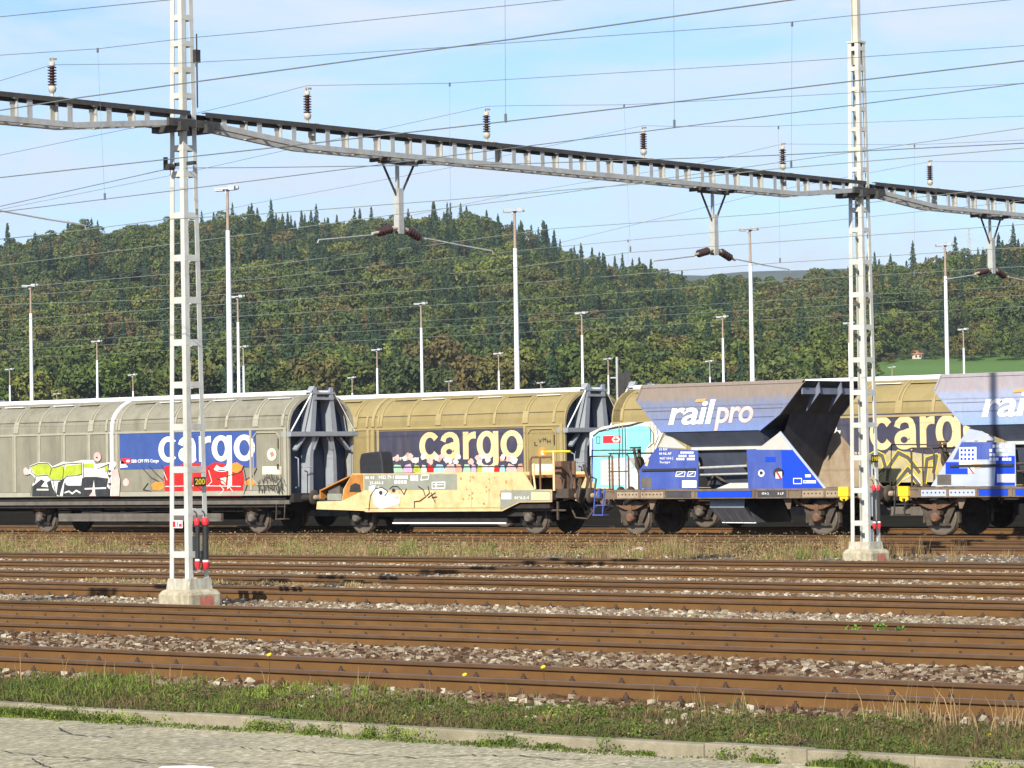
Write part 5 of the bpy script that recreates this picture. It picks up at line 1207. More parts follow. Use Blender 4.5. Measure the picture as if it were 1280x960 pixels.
def spec2(w, X0, Yc):
    l = lambda x, y: loc(x, y, Yc, X0)
    a, b = l(469.5, 541), l(655.5, 585); s = sign(w, X0, Yc, (a[0], b[0], 3.02, 1.66), M['signnavy'], M['cream'], (l(525, 577)[0], l(655, 577)[0], 2.10, 2.95), (l(487, 575)[0], l(524, 575)[0], 2.07, 2.2), (l(476, 575)[0], l(486, 575)[0], 2.07, 2.2))
    cols = [sred, pm('spray_salmon', (.7, .3, .2), .6), lime, pm('spray_light_blue', (.3, .5, .6), .6), pm('spray_mint', (.35, .55, .4), .6), swhite, pink, pm('spray_lilac', (.5, .35, .5), .6)]
    r = random.Random(9); x = 480; i = 0
    while x < 652:
        wd_ = r.uniform(7, 15); c = cols[(i*3+1) % 8]
        decal(w, 'graffiti', c, [(x, 600), (x+r.uniform(0, 2), 586), (x+wd_*.3, 580+r.uniform(-1, 2)), (x+wd_*.8, 580+r.uniform(-1, 3)), (x+wd_, 587), (x+wd_-1, 600)], Yc, X0, .034+.001*(i % 3))
        if r.random() < .6: decal(w, 'graffiti', cols[[5, 6, 1, 5][i % 4]], blob(x+wd_/2, 576+r.uniform(-6, 1), 3.4, 4.2, 9, .35, i), Yc, X0, .037)
        x += wd_*.96; i += 1
    for k_, (x_, y_) in enumerate([(507, 573), (514, 571), (519, 576), (547, 572), (554, 570), (560, 575), (571, 577), (599, 572), (605, 570), (630, 571), (637, 574), (644, 576), (484, 577), (590, 577)]): decal(w, 'graffiti', [swhite, pink, swhite][k_ % 3], blob(x_, y_, 3.0+.6*(k_ % 3), 3.4+.5*(k_ % 2), 14, .3, 40+k_), Yc, X0, .041+.0002*k_)
    scribble(w, 'door_rail', sblack, [[(478, 584), (654, 583)]], Yc, X0, .035, .045)
    for k, (ch, x, y) in enumerate((('L', 669, 552), ('V', 674, 548.5), ('M', 679.5, 547), ('H', 685, 549))):
        ptext(ch, 'graffiti', sblack, w, Yc, X0, x, x+4, y+5, y, .04, bold=0)
    decal(w, 'round_mark', sorange, blob(679, 566, 5.5, 7, 14, .1, 1), Yc, X0, .03); decal(w, 'round_mark', slab, blob(679, 566, 2.2, 3, 10, .1, 1), Yc, X0, .034)
    decal(w, 'label_plate', slab, [(664, 580), (693, 580), (693, 592), (664, 592)], Yc, X0, .03)
def spec3(w, X0, Yc):
    l = lambda x, y: loc(x, y, Yc, X0); xa = l(1088, 560)[0]; xb = xa+(l(1177, 560)[0]-xa)/.603
    s = sign(w, X0, Yc, (l(1040, 550)[0], xb+.15, 3.16, 1.82), M['signnavy'], M['cream'], (xa, xb, 2.17, 3.08), (l(1046, 575)[0]+.1, l(1084, 575)[0], 2.03, 2.12), (l(1040, 575)[0], l(1045, 575)[0], 2.03, 2.12))
    D = lambda nm, mat, pts, off=.03: decal(w, nm, mat, pts, Yc, X0, off, zmax=3.10)
    D('graffiti', swhite, [(738, 612), (738, 541), (754, 533.5), (772, 530), (788, 528), (796, 524), (808, 523), (817, 527), (830, 541), (823, 556), (812, 582), (808, 612)], .034)
    D('graffiti', sblack, [(741, 545), (750, 538), (770, 533), (788, 530.5), (798, 526.5), (808, 526), (806, 528), (790, 533), (770, 536), (752, 541), (744, 547)], .037)
    D('graffiti', scyan, [(742, 612), (742, 547), (750, 540.5), (766, 536.8), (782, 534.8), (782, 612)], .040)
    D('graffiti', scyan, [(784, 534.5), (798, 532), (812, 533), (816, 541), (815, 552), (808, 562), (800, 575), (784, 576)], .040); D('graffiti', scyan, [(789, 586), (800, 574), (802, 584)], .042)
    D('graffiti', swhite, [(752, 575), (782, 572), (782, 606), (752, 606)], .043); D('graffiti', sgrey, [(786, 572), (802, 571.5), (794, 584)], .043)
    scribble(w, 'graffiti', M['blue'], [[(782.5, 535), (783.5, 575), (783.5, 612)], [(742, 548), (742, 612)]], Yc, X0, .035, .046)
    scribble(w, 'graffiti', sblack, [[(812, 533), (818, 542), (818, 554), (811, 560)], [(747, 546), (751, 546), (751, 554), (747, 554), (747, 546)], [(822, 534), (824, 546), (820, 556)]], Yc, X0, .022, .047)
    q = D('logo', M['red'], [(755, 545), (777, 544.2), (777, 553.3), (755, 554)], .048)
    D('logo', swhite, [(766, 549.3), (768.5, 545.6), (774, 545.4), (776.3, 549), (774, 552.7), (768.5, 553)], .050)
    scribble(w, 'logo', M['red'], [[(768.6, 549.2), (774, 549)], [(771.3, 546.6), (771.3, 551.6)]], Yc, X0, .035, .052)
    for k, (tx, yy) in enumerate((('SBB CFF FFS', 563), ('21 85 245', 568), ('Habbiins', 573))): ptext(tx, 'small_lettering', sgrey, w, Yc, X0, 753, 778-3*k, yy, yy-3.2, .047, bold=0, seg=1)
    for yy in (580, 585, 590, 595, 600): scribble(w, 'small_lettering', sgrey, [[(755, yy), (778-(yy % 3)*3, yy-.3)]], Yc, X0, .018, .047)
    D('graffiti', swhite, [(1035, 548), (1039, 541), (1043, 539), (1043, 530), (1046, 528), (1047.5, 538), (1052, 538), (1051, 543), (1047, 544), (1047, 550), (1043, 550), (1042, 545)], .04)
    # dark piece with yellow outline
    kh = pm('spray_khaki', (.42, .36, .2), .6); 
    D('graffiti', kh, [(1076, 612), (1075, 575), (1090, 566), (1102, 574), (1112, 563), (1140, 565), (1160, 568), (1190, 566), (1180, 590), (1168, 612)], .034)
    st = [[(1086, 572), (1096, 566), (1104, 570), (1108, 584), (1098, 596)], [(1110, 600), (1112, 584), (1124, 566), (1136, 572), (1150, 590)], [(1120, 606), (1136, 586), (1150, 606)], [(1156, 606), (1160, 574), (1172, 570), (1168, 590)], [(1078, 604), (1088, 588), (1098, 604)]]
    scribble(w, 'graffiti', M['yellow'], st, Yc, X0, .16, .040); scribble(w, 'graffiti', pm('spray_dark_grey', (.10, .10, .095), .6), st, Yc, X0, .11, .046)
    scribble(w, 'graffiti', swhite, [[(1082, 596), (1092, 604), (1104, 590)], [(1130, 600), (1142, 592), (1152, 604)]], Yc, X0, .03, .052)
cargo_wagon(-78.6, YF, 14.82, 7.24, (3.46, 12.95), 1, 'grey cargo wagon with bright blue sign, red and lime graffiti, behind the near mast', spec1)
cargo_wagon(-73.45, YB, 14.82, 7.05, (2.9, 11.9), 2, 'yellowish cargo wagon with navy sign and cream letters behind the orange wagon', spec2)
cargo_wagon(-56.8, YB, 14.82, 7.25, (2.9, 11.9), 2, 'yellowish cargo wagon with cyan graffiti and cream letters behind the blue hopper wagons', spec3)

# ---- orange ballast wagon
OX = -62.72; ow = empty('ballast_wagon', (OX, YF, 0), 'low orange rusty works wagon with a grey lettered panel, between grey wagon and hopper', 'works wagon')
lo = lambda x, y: loc(x, y, YF, OX, 1.35)
side = [(397, 627), (396, 636.5), (428, 637.5), (455, 638.5), (458, 640), (628, 639), (650, 628), (690, 627.5), (690, 612), (668, 612), (655, 591), (463, 592), (441, 592), (430, 611), (428, 626)]
for s in (-1, 1):
    m = MB(); m.use(M['orange']); P = [lo(*q) for q in side]; m.prismY(P, s*1.35-.02, s*1.35+.02); o = m.build('side_plate', None, ow)
    if s < 0:
        def dec(nm, mat, pts, off=.026):
            mm = MB(); mm.flat([lo(*q) for q in pts], -1.35-off); return mm.build(nm, mat, o)
        dec('grey_panel', M['panelgrey'], [(456, 593), (572, 592.5), (572, 612), (456, 612.5)]); dec('grey_panel', M['panelgrey'], [(626, 613), (667, 612.5), (689, 613), (689, 626.5), (650, 627), (626, 638)])
        dec('rusty_patch', M['rustor'], [(441, 593), (455, 593), (455, 613), (429, 625.5), (431, 611)]); dec('cream_plate', M['cream'], [(665, 615), (688, 615), (688, 625), (665, 625)], .03); dec('hand_hole', M['dark'], [(437.5, 615), (439, 607), (445, 603.5), (451, 606), (452.5, 615)], .03)
        sm = pm('seam_brown', (.30, .17, .07), .8); scribble(o, 'seam', sm, [[(458, 635.5), (627, 634.6)]], YF, OX, .018, .027, 1.35)
        for sx_ in (500, 545, 590, 612): scribble(o, 'seam', sm, [[(sx_, 614), (sx_, 634)]], YF, OX, .010, .027, 1.35)
        r5 = random.Random(21)
        for k_ in range(26):
            q_ = r5.uniform(575, 650); w_ = r5.uniform(595, 630); dec('rust_spot', M['rustor'], blob(q_, w_, r5.uniform(.4, 1.1), r5.uniform(.6, 2.2), 7, .4, k_), .0275+.0002*k_)
        dec('grey_panel', M['panelgrey'], [(410, 617), (428, 617), (428, 625.5), (410, 625.5)]) 
        T = lambda b, xa, xb, yb, yt: ptext(b, 'lettering', M['white'], o, YF, OX, xa, xb, yb, yt, .03, side=1.35, bold=.012, seg=1)
        T('40 85', 457, 469, 599, 595); T('9422 79-1', 474, 493, 598.6, 594); T('25-086-3', 463, 480, 605.5, 601.5)
        for x in range(6): dec('stencil', M['white'], [(495+x*2.7, 594.5), (497+x*2.7, 594.5), (497+x*2.7, 598.6), (495+x*2.7, 598.6)], .03)
        for x in range(4): dec('stencil', M['white'], [(494+x*4, 600.5), (497+x*4, 600.5), (497+x*4, 604.5), (494+x*4, 604.5)], .03)
        for x in range(3): dec('stencil', M['white'], [(514+x*3.4, 594.4), (516.6+x*3.4, 594.4), (516.6+x*3.4, 601), (514+x*3.4, 601)], .03)
        sc2 = lambda nm, mat, st, w, off: scribble(o, nm, mat, st, YF, OX, w, off, 1.35)
        sc2('stencil', M['white'], [[(527, 600), (528, 594), (537, 593.6), (536, 599), (527, 600)], [(541, 603), (557, 602.5), (557, 610), (541, 610.3), (541, 603)], [(543, 606), (555, 605.6)], [(546, 603), (546, 610)]], .025, .03)
        dec('stencil', M['white'], [(462, 608), (470, 606), (469, 613), (462, 614)], .03); dec('stencil', M['white'], [(628, 616), (640, 616), (640, 624), (628, 624)], .034)
        T('80°6-2-4', 644, 662, 624, 620)
        dec('graffiti', swhite, [(466, 615), (474, 608), (484, 612), (490, 618), (502, 618), (500, 630), (488, 634), (476, 636), (468, 630)], .032)
        sc2('graffiti', sblack, [[(462, 638), (464, 620), (470, 611), (478, 609), (486, 614), (482, 620)], [(488, 611), (492, 608), (498, 608), (503, 613), (506, 618), (509, 611)], [(524, 608), (530, 612), (533, 621), (526, 626), (519, 627), (519, 634)], [(536, 608), (538, 616), (534, 620)], [(540, 616), (545, 628)], [(536, 622), (545, 616)], [(541, 622), (547, 621)]], .03, .036)
        dec('graffiti', sblack, blob(477, 616, 2.4, 2.6, 10, .2, 1), .037); dec('graffiti', sblack, blob(493, 613, 2.2, 2.4, 10, .2, 2), .037); dec('graffiti', pink, blob(497, 622, 4, 2, 10, .2, 3), .035)
m = MB(); m.use(M['rustor']); a = lo(455, 592)[0]; b = lo(655, 592)[0]; m.box(a, b, -1.33, 1.33, 1.55, 1.62); m.use(M['under']); m.box(.25, 8.75, -1.28, 1.28, .72, .86); m.box(a+.1, b-.2, -1.1, 1.1, .5, .75)
m.prismX([(-1.33, .95), (1.33, .95), (1.33, 1.2), (-1.33, 1.2)], 7.9, 8.9); m.box(.1, 2.0, -1.33, 1.33, .90, .98); m.build('deck', None, ow)
m = MB(); m.use(M['rustor']); p0, p1 = lo(400, 610), lo(441, 592)
m.add([(p0[0], -1.33, p0[1]-.05), (p0[0], 1.33, p0[1]-.05), (p1[0], 1.33, p1[1]), (p1[0], -1.33, p1[1])], [(0, 1, 2, 3)]); m.add([(p0[0], -1.33, p0[1]-.3), (p0[0], 1.33, p0[1]-.3), (p0[0], 1.33, p0[1]-.05), (p0[0], -1.33, p0[1]-.05)], [(0, 1, 2, 3)])
g_ = m.build('end_slope', None, ow); g_.modifiers.new('t', 'SOLIDIFY').thickness = .04
m = MB(); m.use(M['sill']); q0, q1 = lo(406, 613), lo(420, 602); m.box(q0[0], q1[0], -1.2, -.8, 1.05, 1.42); m.use(M['wheel']); q0 = lo(428, 612); m.lathe((q0[0], -1.25, 1.2), (0, 1, 0), [(0, .02), (.01, .13), (.05, .13), (.06, .02)], 12); m.box(q0[0]-.3, q0[0]+.2, -1.1, .9, 1.0, 1.2); m.build('brake_equipment', None, ow)
for x in (455, 670): wheelset(ow, loc(x, 650, YF, OX, .75)[0], heavy=False)
buffers(ow, 9.0, M['tan'])
m = MB(); m.use(M['capw']); 
for s in (-1,): m.box(lo(483, 655)[0], lo(625, 655)[0], -1.1, -1.07, .29, .33)
m.use(M['under']); m.box(lo(483, 655)[0], lo(625, 655)[0], -1.05, 1.05, .30, .5); m.build('lower_chute', None, ow)
# end rails of the platform
m = MB(); m.use(M['spring']); X = lambda x: lo(x, 600)[0]
m.tube([(X(662), -1.3, 1.2), (X(662), -1.3, 2.05), (X(664), -1.3, 2.12), (X(688), -1.3, 2.12), (X(690), -1.3, 2.05)], .035, 6); m.tube([(X(674), -1.3, 1.2), (X(674), -1.3, 2.1)], .03, 6)
m.tube([(X(662), 1.3, 1.2), (X(662), 1.3, 2.12), (X(690), 1.3, 2.12), (X(690), 1.3, 1.2)], .035, 6); m.use(M['cream']); m.tube([(X(668), -1.32, 1.25), (X(666), -1.32, 1.7), (X(667), -1.32, 1.95)], .03, 6); m.tube([(X(691), -1.3, 1.2), (X(691), -1.3, 2.3)], .035, 6)
m.use(M['yellow']); m.tube([(X(678), -1.3, 2.26), (X(712), -1.3, 2.26)], .035, 6); m.use(M['spring']); m.box(X(672), X(680), -.6, -.2, 1.2, 2.0); m.tube([(X(684), -.2, 1.2), (X(684), -.2, 2.0)], .06, 8); build_split(m, 'platform_rail', None, ow, .4)
m = MB(); m.use(M['wheel'])
for k_ in range(9):
    x_ = X(694)+.10*k_; m.tube([(x_, -1.1+.2*(k_ % 3), 1.0), (x_+.03, -1.0+.2*(k_ % 3), 1.5), (x_-.04, -1.1+.2*(k_ % 3), 1.55+.35*(k_ % 2))], .03, 6)
m.tube([(X(690), -.6, .8), (X(700), -.7, .45), (X(715), -.7, .42), (X(726), -.6, .85)], .028, 6); m.tube([(X(690), -.2, .9), (X(702), -.3, .55), (X(718), -.3, .5), (X(730), -.2, .9)], .028, 6)
m.box(X(690), X(706), -1.2, -.2, 1.0, 1.25); m.box(X(640), X(700), -1.15, -1.1, .64, .69); m.bar((X(676), -1.12, .66), (X(676), -1.12, .9), .05); m.bar((X(690), -1.12, .4), (X(690), -1.12, .9), .05); m.build('brake_pipes', None, ow)
# dark tarpaulin bundle lying on the wagon
m = MB(); a, b, c, d = lo(449, 592), lo(479, 592), lo(475, 564), lo(450, 567)
bm0 = bmesh.new(); P = [(a[0], a[1]-.1), (b[0], b[1]-.1), (b[0]-.05, 2.1), (c[0], c[1]), ((c[0]+d[0])/2, c[1]-.02), (d[0], d[1]), (a[0]-.02, 2.1)]
m.prismY(P, -1.33, -.85); tp = m.build('tarpaulin', M['blackrub'], bevel=.05); tp.location = (OX, YF, 0); tag(tp, 'black covered bundle standing on the left end of the orange wagon', 'bundle')

# ---- hopper wagons
def hopper(X0, cols, label, second=False):
    REF = -52.3; dx = 0
    hp = empty('hopper_wagon', (X0, YF, 0), label, 'hopper wagon', 'ballast hopper wagons')
    l = lambda x, y, s=1.4: loc(x, y, YF, REF, s)
    S = [l(803, 483), l(1006, 475.5), l(975, 517), l(950, 538), l(828, 539), l(796, 500)]
    zt = (S[0][1]+S[1][1])/2; S[0] = (S[0][0], zt); S[1] = (S[1][0], zt); zb = 2.72; S[3] = (S[3][0], zb); S[4] = (S[4][0], zb)
    if second:
        for k_ in (0, 4, 5): S[k_] = (S[k_][0]-.28, S[k_][1])
    # body: two side walls, sloped ends, inner slopes
    m = MB(); m.use(cols['side'])
    for s in (-1, 1): m.prismY(S, s*1.40-.012, s*1.40+.012)
    # horizontal seams standing a little proud
    for z in (3.27, 3.05):
        xl = np.interp(z, [zb, S[5][1]], [S[4][0], S[5][0]]); xr = np.interp(z, [zb, S[2][1], zt], [S[3][0], S[2][0], S[1][0]])
        m.use(cols['seam']); m.box(xl+.03, xr-.03, -1.419, -1.413, z, z+.018)
    m.use(cols['side']); m.box(S[0][0], S[1][0], -1.43, -1.38, zt-.05, zt+.03); m.box(S[0][0], S[1][0], 1.38, 1.43, zt-.05, zt+.03)
    for s in (-1, 1): # edge strips down the sloped ends
        for p0, p1 in ((S[1], S[2]), (S[2], S[3]), (S[5], S[4]), (S[0], S[5])): m.bar((p0[0], s*1.405, p0[1]), (p1[0], s*1.405, p1[1]), .05, .05)
    m.use(M['hopin'])
    for p0, p1 in ((S[1], S[2]), (S[2], S[3]), (S[5], S[4]), (S[0], S[5])):
        m.add([(p0[0], -1.39, p0[1]), (p0[0], 1.39, p0[1]), (p1[0], 1.39, p1[1]), (p1[0], -1.39, p1[1])], [(0, 1, 2, 3)])
    c0, c1 = l(857, 557)[0], S[3][0]
    # lower chute, narrowing
    m.use(M['chute'])
    m.add([(S[4][0], -1.39, zb), (S[3][0], -1.39, zb), (S[3][0], 1.39, zb), (S[4][0], 1.39, zb), (c0, -1.1, 2.30), (c1, -1.1, 2.30), (c1, 1.1, 2.30), (c0, 1.1, 2.30)], [(0, 1, 5, 4), (1, 2, 6, 5), (2, 3, 7, 6), (3, 0, 4, 7)])
    m.add([(c0, -1.1, 2.30), (c1, -1.1, 2.30), (c1, 1.1, 2.30), (c0, 1.1, 2.30), (c0+.3, -.55, 1.0), (c1-.4, -.55, 1.0), (c1-.4, .55, 1.0), (c0+.3, .55, 1.0)], [(0, 1, 5, 4), (1, 2, 6, 5), (2, 3, 7, 6), (3, 0, 4, 7), (4, 5, 6, 7)])
    # long dark slope under the right end
    m.use(M['hopin'])
    e0 = S[2]; m.add([(e0[0], -.95, e0[1]), (e0[0], 1.39, e0[1]), (c1-.1, 1.2, 1.35), (c1-.1, -.95, 1.35)], [(0, 1, 2, 3)])
    m.use(M['beige']); m.box(c0, c1+.02, -1.16, -1.08, 2.23, 2.31)
    body = m.build('hopper_body', None, hp)
    g = MB(); g.use(pm('stiffener_grey', (.15, .165, .22), .6))
    g.box(S[1][0]-.16, S[1][0]-.11, -1.34, 1.34, zt-.34, zt-.17)
    for y in (-.75, .25): 
        g.add([(S[1][0]-.01, y+t, zt-.02) for t in (-.02, .02)]+[(S[1][0]+.02, y+t, zt-.3) for t in (-.02, .02)]+[(S[1][0]-.42, y+t, zt-.78) for t in (-.02, .02)]+[(S[1][0]-.25, y+t, zt-.3) for t in (-.02, .02)], [(0, 1, 3, 2), (2, 3, 5, 4), (0, 2, 4, 6), (1, 3, 5, 7)])
    g.build('end_stiffener', None, hp)
    m = MB(); m.use(M['tan']); m.add([(S[5][0]+.4, -1.3, 3.3), (S[2][0], -1.3, 3.3), (S[2][0], 1.3, 3.3), (S[5][0]+.4, 1.3, 3.3)], [(0, 1, 2, 3)]); m.build('stone_load', M['tan'], hp)
    # side frames
    F_ = lambda pts: [l(*q, 1.28) for q in pts]
    LP_ = F_([(800, 611), (799, 588), (821, 559.5), (872, 563), (873, 567), (873, 611)]); RP_ = F_([(935.6, 611), (933.5, 562), (994, 562.5), (1032, 611)]); TR = F_([(945, 562.2), (949, 560), (975, 540), (994, 562.2)]); TL = F_([(823, 558.8), (833, 541), (858, 560.5)])
    if second:   # the second wagon shows a taller left plate
        LP_ = F_([(782, 611), (802, 577), (813, 559), (872, 561), (873, 611)]); TL = F_([(813, 558.8), (826, 540), (852, 558)])
    for s in (-1, 1):
        m = MB(); m.use(cols['plateL'] if s < 0 else M['tan']); m.prismY(LP_, s*1.28-.01, s*1.28+.01); m.use(cols['tri'] if s < 0 else M['tan']); m.prismY(TL, s*1.28-.009, s*1.28+.009); m.build('side_frame', None, hp)
        m = MB(); m.use(cols['plateR'] if s < 0 else M['tan']); m.prismY(RP_, s*1.28-.01, s*1.28+.01); m.use(cols['tri'] if s < 0 else M['tan']); m.prismY(TR, s*1.28-.009, s*1.28+.009)
        m.use(M['lightgrey'] if s < 0 else M['tan']); p0, p1 = RP_[2], RP_[3]; m.bar((TR[2][0], s*1.285, TR[2][1]), (p1[0], s*1.285, p1[1]), .04, .05); fo = m.build('side_frame', None, hp)
        if s < 0: right = fo
    def fd(nm, mat, pts, off=.014):
        mm = MB(); mm.flat(F_(pts), -1.28-off); return mm.build(nm, mat, hp)
    T = lambda b, xa, xb, yb, yt, nm='lettering': ptext(b, nm, M['white'], hp, YF, REF, xa, xb, yb, yt, .018, side=1.28, bold=.012, seg=1)
    if not second:
        fd('bright_patch', M['bluebright'], [(977, 562.8), (993.5, 562.8), (1031, 610.5), (979, 610.5)]); fd('bright_patch', M['bluebright'], [(957, 571), (970, 571), (970, 577.5), (957, 577.5)], .016)
        fd('round_opening', M['capw'], blob(952, 591.5, 4, 4.4, 14, 0, 1)); fd('round_opening', M['dark'], blob(952, 591, 2.5, 2.5, 8, .2, 1), .018); fd('round_opening', M['dark'], blob(973.5, 591.5, 6.6, 6.8, 16, 0, 1)); fd('warning_label', M['white'], [(970, 590), (978, 589.5), (978, 598), (970, 598)], .018); fd('warning_label', M['red'], [(970, 590), (973, 590), (978, 598), (975, 598)], .020)
        T('33 RIV', 824.5, 835, 563.2, 560); T('84 NL-RP', 824.5, 840, 568.6, 565.3); T('9437 054-2', 825, 842, 574.6, 571.2); T('Faccpps', 825.5, 838, 580, 576)
        for i in range(7): fd('stencil', M['white'], [(851+i*2.4, 564.4), (852.8+i*2.4, 564.4), (852.8+i*2.4, 567), (851+i*2.4, 567)])
        for r_ in range(2):
            for i in range(9): 
                if (i+r_) % 5: fd('stencil', M['white'], [(846+i*2.6, 568.6+r_*3.8), (848+i*2.6, 568.6+r_*3.8), (848+i*2.6, 571.4+r_*3.8), (846+i*2.6, 571.4+r_*3.8)])
        for xa, xb in ((845, 857), (859.5, 870)): scribble(hp, 'stencil', M['white'], [[(xa, 595.5), (xa+1.5, 589.5), (xb, 589.5), (xb-1, 595.5), (xa, 595.5)], [(xa+2, 594), (xb-3, 591)]], YF, REF, .022, .018, 1.28)
        fd('white_panel', M['capw'], [(853, 600.5), (871, 600.5), (871, 609.6), (853, 609.6)]); fd('vent_grille', M['sill'], [(801.5, 597.5), (814.5, 597.5), (814.5, 609.5), (801.5, 609.5)]); fd('stencil', M['white'], [(1007, 593), (1014, 593), (1014, 596.5), (1007, 596.5)], .018)
        scribble(hp, 'stencil', M['white'], [[(992.5, 598), (1002.5, 598), (1002.5, 604.5), (992.5, 604.5), (992.5, 598)], [(1005, 601), (1020, 601), (1020, 603.5), (1005, 603.5), (1005, 601)], [(1009, 602.3), (1018, 602.3)]], YF, REF, .022, .020, 1.28)
        fd('yellow_mark', M['cream'], [(806.5, 582), (809, 574), (812, 574), (809.5, 583)], .016)
    else:
        fd('bright_patch', M['bluebright'], [(852, 576), (872, 576), (872, 610.5), (850, 610.5)]); fd('bright_patch', M['bluebright'], [(798, 583), (822, 583), (822, 597), (798, 597)], .016); fd('faded_patch', M['bluefade'], [(815, 560), (852, 560), (852, 580), (806, 580)])
        fd('bright_patch', M['bluebright'], [(937, 563), (993.5, 563), (1031, 610.5), (937, 610.5)])
        fd('cream_oval', M['cream'], blob(832, 587, 7, 3.4, 14, .1, 1), .02); fd('warning_label', M['white'], [(822, 589), (829, 588.5), (829, 596), (822, 596)], .022); fd('warning_label', M['red'], [(822, 589), (824, 589), (829, 596), (827, 596)], .024)
        fd('vent_grille', M['sill'], [(789, 597.5), (804, 597.5), (804, 609.5), (789, 609.5)]); fd('white_panel', M['capw'], [(853, 597), (872, 597), (872, 606.5), (853, 606.5)], .018)
        fd('pale_panel', M['capw'], [(812.5, 566), (831, 565.6), (831, 590), (812.5, 590)], .0165)
        for i, yy in enumerate((568, 573, 578)):
            for k in range(4): fd('stencil', M['bluebright'], [(814+k*4, yy), (816.4+k*4, yy), (816.4+k*4, yy+2.8), (814+k*4, yy+2.8)], .0195)
        for r_ in range(4):
            for i in range(7): 
                if (i*3+r_) % 4: fd('stencil', M['white'], [(845+i*3.4, 563+r_*5), (847.8+i*3.4, 563+r_*5), (847.8+i*3.4, 566.4+r_*5), (845+i*3.4, 566.4+r_*5)], .018)
        T('84 NL-RP', 817, 831, 573, 569); 
    # lettering on the sloping tub side
    T2 = lambda b, mat, xa, xb, yb, yt, bold: ptext(b, 'lettering', mat, body, YF, REF, xa, xb, yb, yt, .024, side=1.40, bold=bold, seg=4, shear=.22, ref=XREF, spacing=.92)
    T2('rail', M['white'], 836, 896, 530.5, 509.3, .018); T2('pro', pm('faded_pinkish_white', (.62, .45, .44), .6, dirt=(.72, .66, .62), amount=.5), 893, 942.5, 528.5, 508, .018)
    decal(body, 'orange_bar', pm('logo_orange', (.65, .35, .12), .6), [(871, 499.3), (884, 498), (882, 502), (869.5, 503)], YF, REF, .03)
    # frame with riveted panels
    b0, b1 = l(752, 612)[0], l(1062, 612)[0]; m = MB()
    for s in (-1, 1):
        m.use(M['brownbeam']); m.box(b0, b1, s*1.30-.05, s*1.30+.05, 1.16, 1.21); m.box(b0, b1, s*1.30-.03, s*1.30+.03, .985, 1.16); m.box(b0, b1, s*1.30-.05, s*1.30+.05, .96, .985)
    m.box(b0, b0+.1, -1.3, 1.3, .96, 1.2); m.box(b1-.1, b1, -1.3, 1.3, .96, 1.2); m.use(M['under']); m.box(b0, b1, -1.2, 1.2, 1.0, 1.14)
    for x in (770, 800, 831, 868, 943, 985, 1001, 1031): A = l(x, 616, 1.33)[0]; m.use(M['brownbeam']); m.box(A-.03, A+.03, -1.36, -1.33, .97, 1.2)
    fr = m.build('frame', None, hp)
    def pnl(nm, mat, xa, xb, y0=-1.336):
        m = MB(); A, B = l(xa, 616, 1.33)[0], l(xb, 616, 1.33)[0]; m.use(mat); m.box(A, B, y0, -1.331, .99, 1.155)
        if nm == 'riveted_panel':
            m.use(M['under'])
            for x in np.arange(A+.05, B-.04, .12): m.box(x, x+.035, y0-.006, y0+.002, 1.06, 1.095)
        return m.build(nm, None, fr)
    rv = M['tan'] if not second else M['lightgrey']
    pnl('riveted_panel', rv, 771, 798); pnl('riveted_panel', rv, 801, 829); pnl('dark_panel', M['hopin'] if not second else M['bluebright'], 833, 864); pnl('blue_panel', M['bluebright'], 872, 940, -1.345); pnl('dark_panel', M['hopin'], 947, 983); pnl('riveted_panel', rv, 1003, 1030); pnl('riveted_panel', rv, 1032, 1048)
    ptext('054-2', 'lettering', M['white'], fr, YF, REF, 952, 961, 618.3, 615.4, .0, side=1.352, bold=.01, seg=1); ptext('3.LP', 'lettering', M['white'], fr, YF, REF, 972, 980, 618.3, 615.4, .0, side=1.352, bold=.01, seg=1)
    # pipes across the opening, valves inside
    m = MB(); m.use(M['galv'] if not second else M['wheel']); A, B = l(873, 583, 1.2)[0], l(934, 583, 1.2)[0]
    m.tube([(A-.1, -1.2, 1.76), (B, -1.2, 1.80)], .035, 8); m.tube([(A, -1.15, 1.58), (B, -1.15, 1.60)], .028, 8); m.use(M['dark']); m.box(l(800, 584)[0], A-.0, -1.33, -1.295, 1.70, 1.76)
    m.use(M['wheel']); m.tube([(A+.1, -.9, 1.3), (A+.3, -.9, 1.6), (A+.6, -.7, 1.3)], .05, 8); m.lathe((B-.1, -1.1, 1.80), (0, 1, 0), [(0, .03), (.02, .12), (.2, .12), (.22, .03)], 10); m.tube([(A+.2, -.6, 2.2), (B-.2, .2, 1.2)], .04, 6)
    m.use(M['beige']); m.add([(A+.5, -1.1, 1.22), (B-.05, -1.1, 1.22), (B-.05, -.9, 1.36), (A+.8, -.9, 1.36)], [(0, 1, 2, 3)]); m.build('pipework', None, hp)
    # discharge chute below
    m = MB(); Q = lambda x, y: l(x, y, .95); m.use(M['lightgrey'])
    a, b, c, d = Q(884, 624.5), Q(927, 624.5), Q(932, 634.5), Q(889, 634.5); e, f = Q(899, 653), Q(941, 653.5)
    for s in (-1, 1):
        m.use(M['lightgrey'] if s < 0 else M['hopin']); m.add([(a[0], s*.80, a[1]), (b[0], s*.80, b[1]), (c[0], s*1.0, c[1]), (d[0], s*1.0, d[1])], [(0, 1, 2, 3)]); m.use(M['hopin']); m.add([(d[0], s*1.0, d[1]), (c[0], s*1.0, c[1]), (f[0], s*.80, f[1]), (e[0], s*.80, e[1])], [(0, 1, 2, 3)])
        for k in range(4): t = .1+.27*k; m.bar((d[0]+(c[0]-d[0])*t, s*1.01, d[1]), (e[0]+(f[0]-e[0])*t, s*.82, e[1]), .025)
        m.use(M['capw']); m.bar((e[0], s*.81, e[1]), (f[0], s*.81, f[1]), .03)
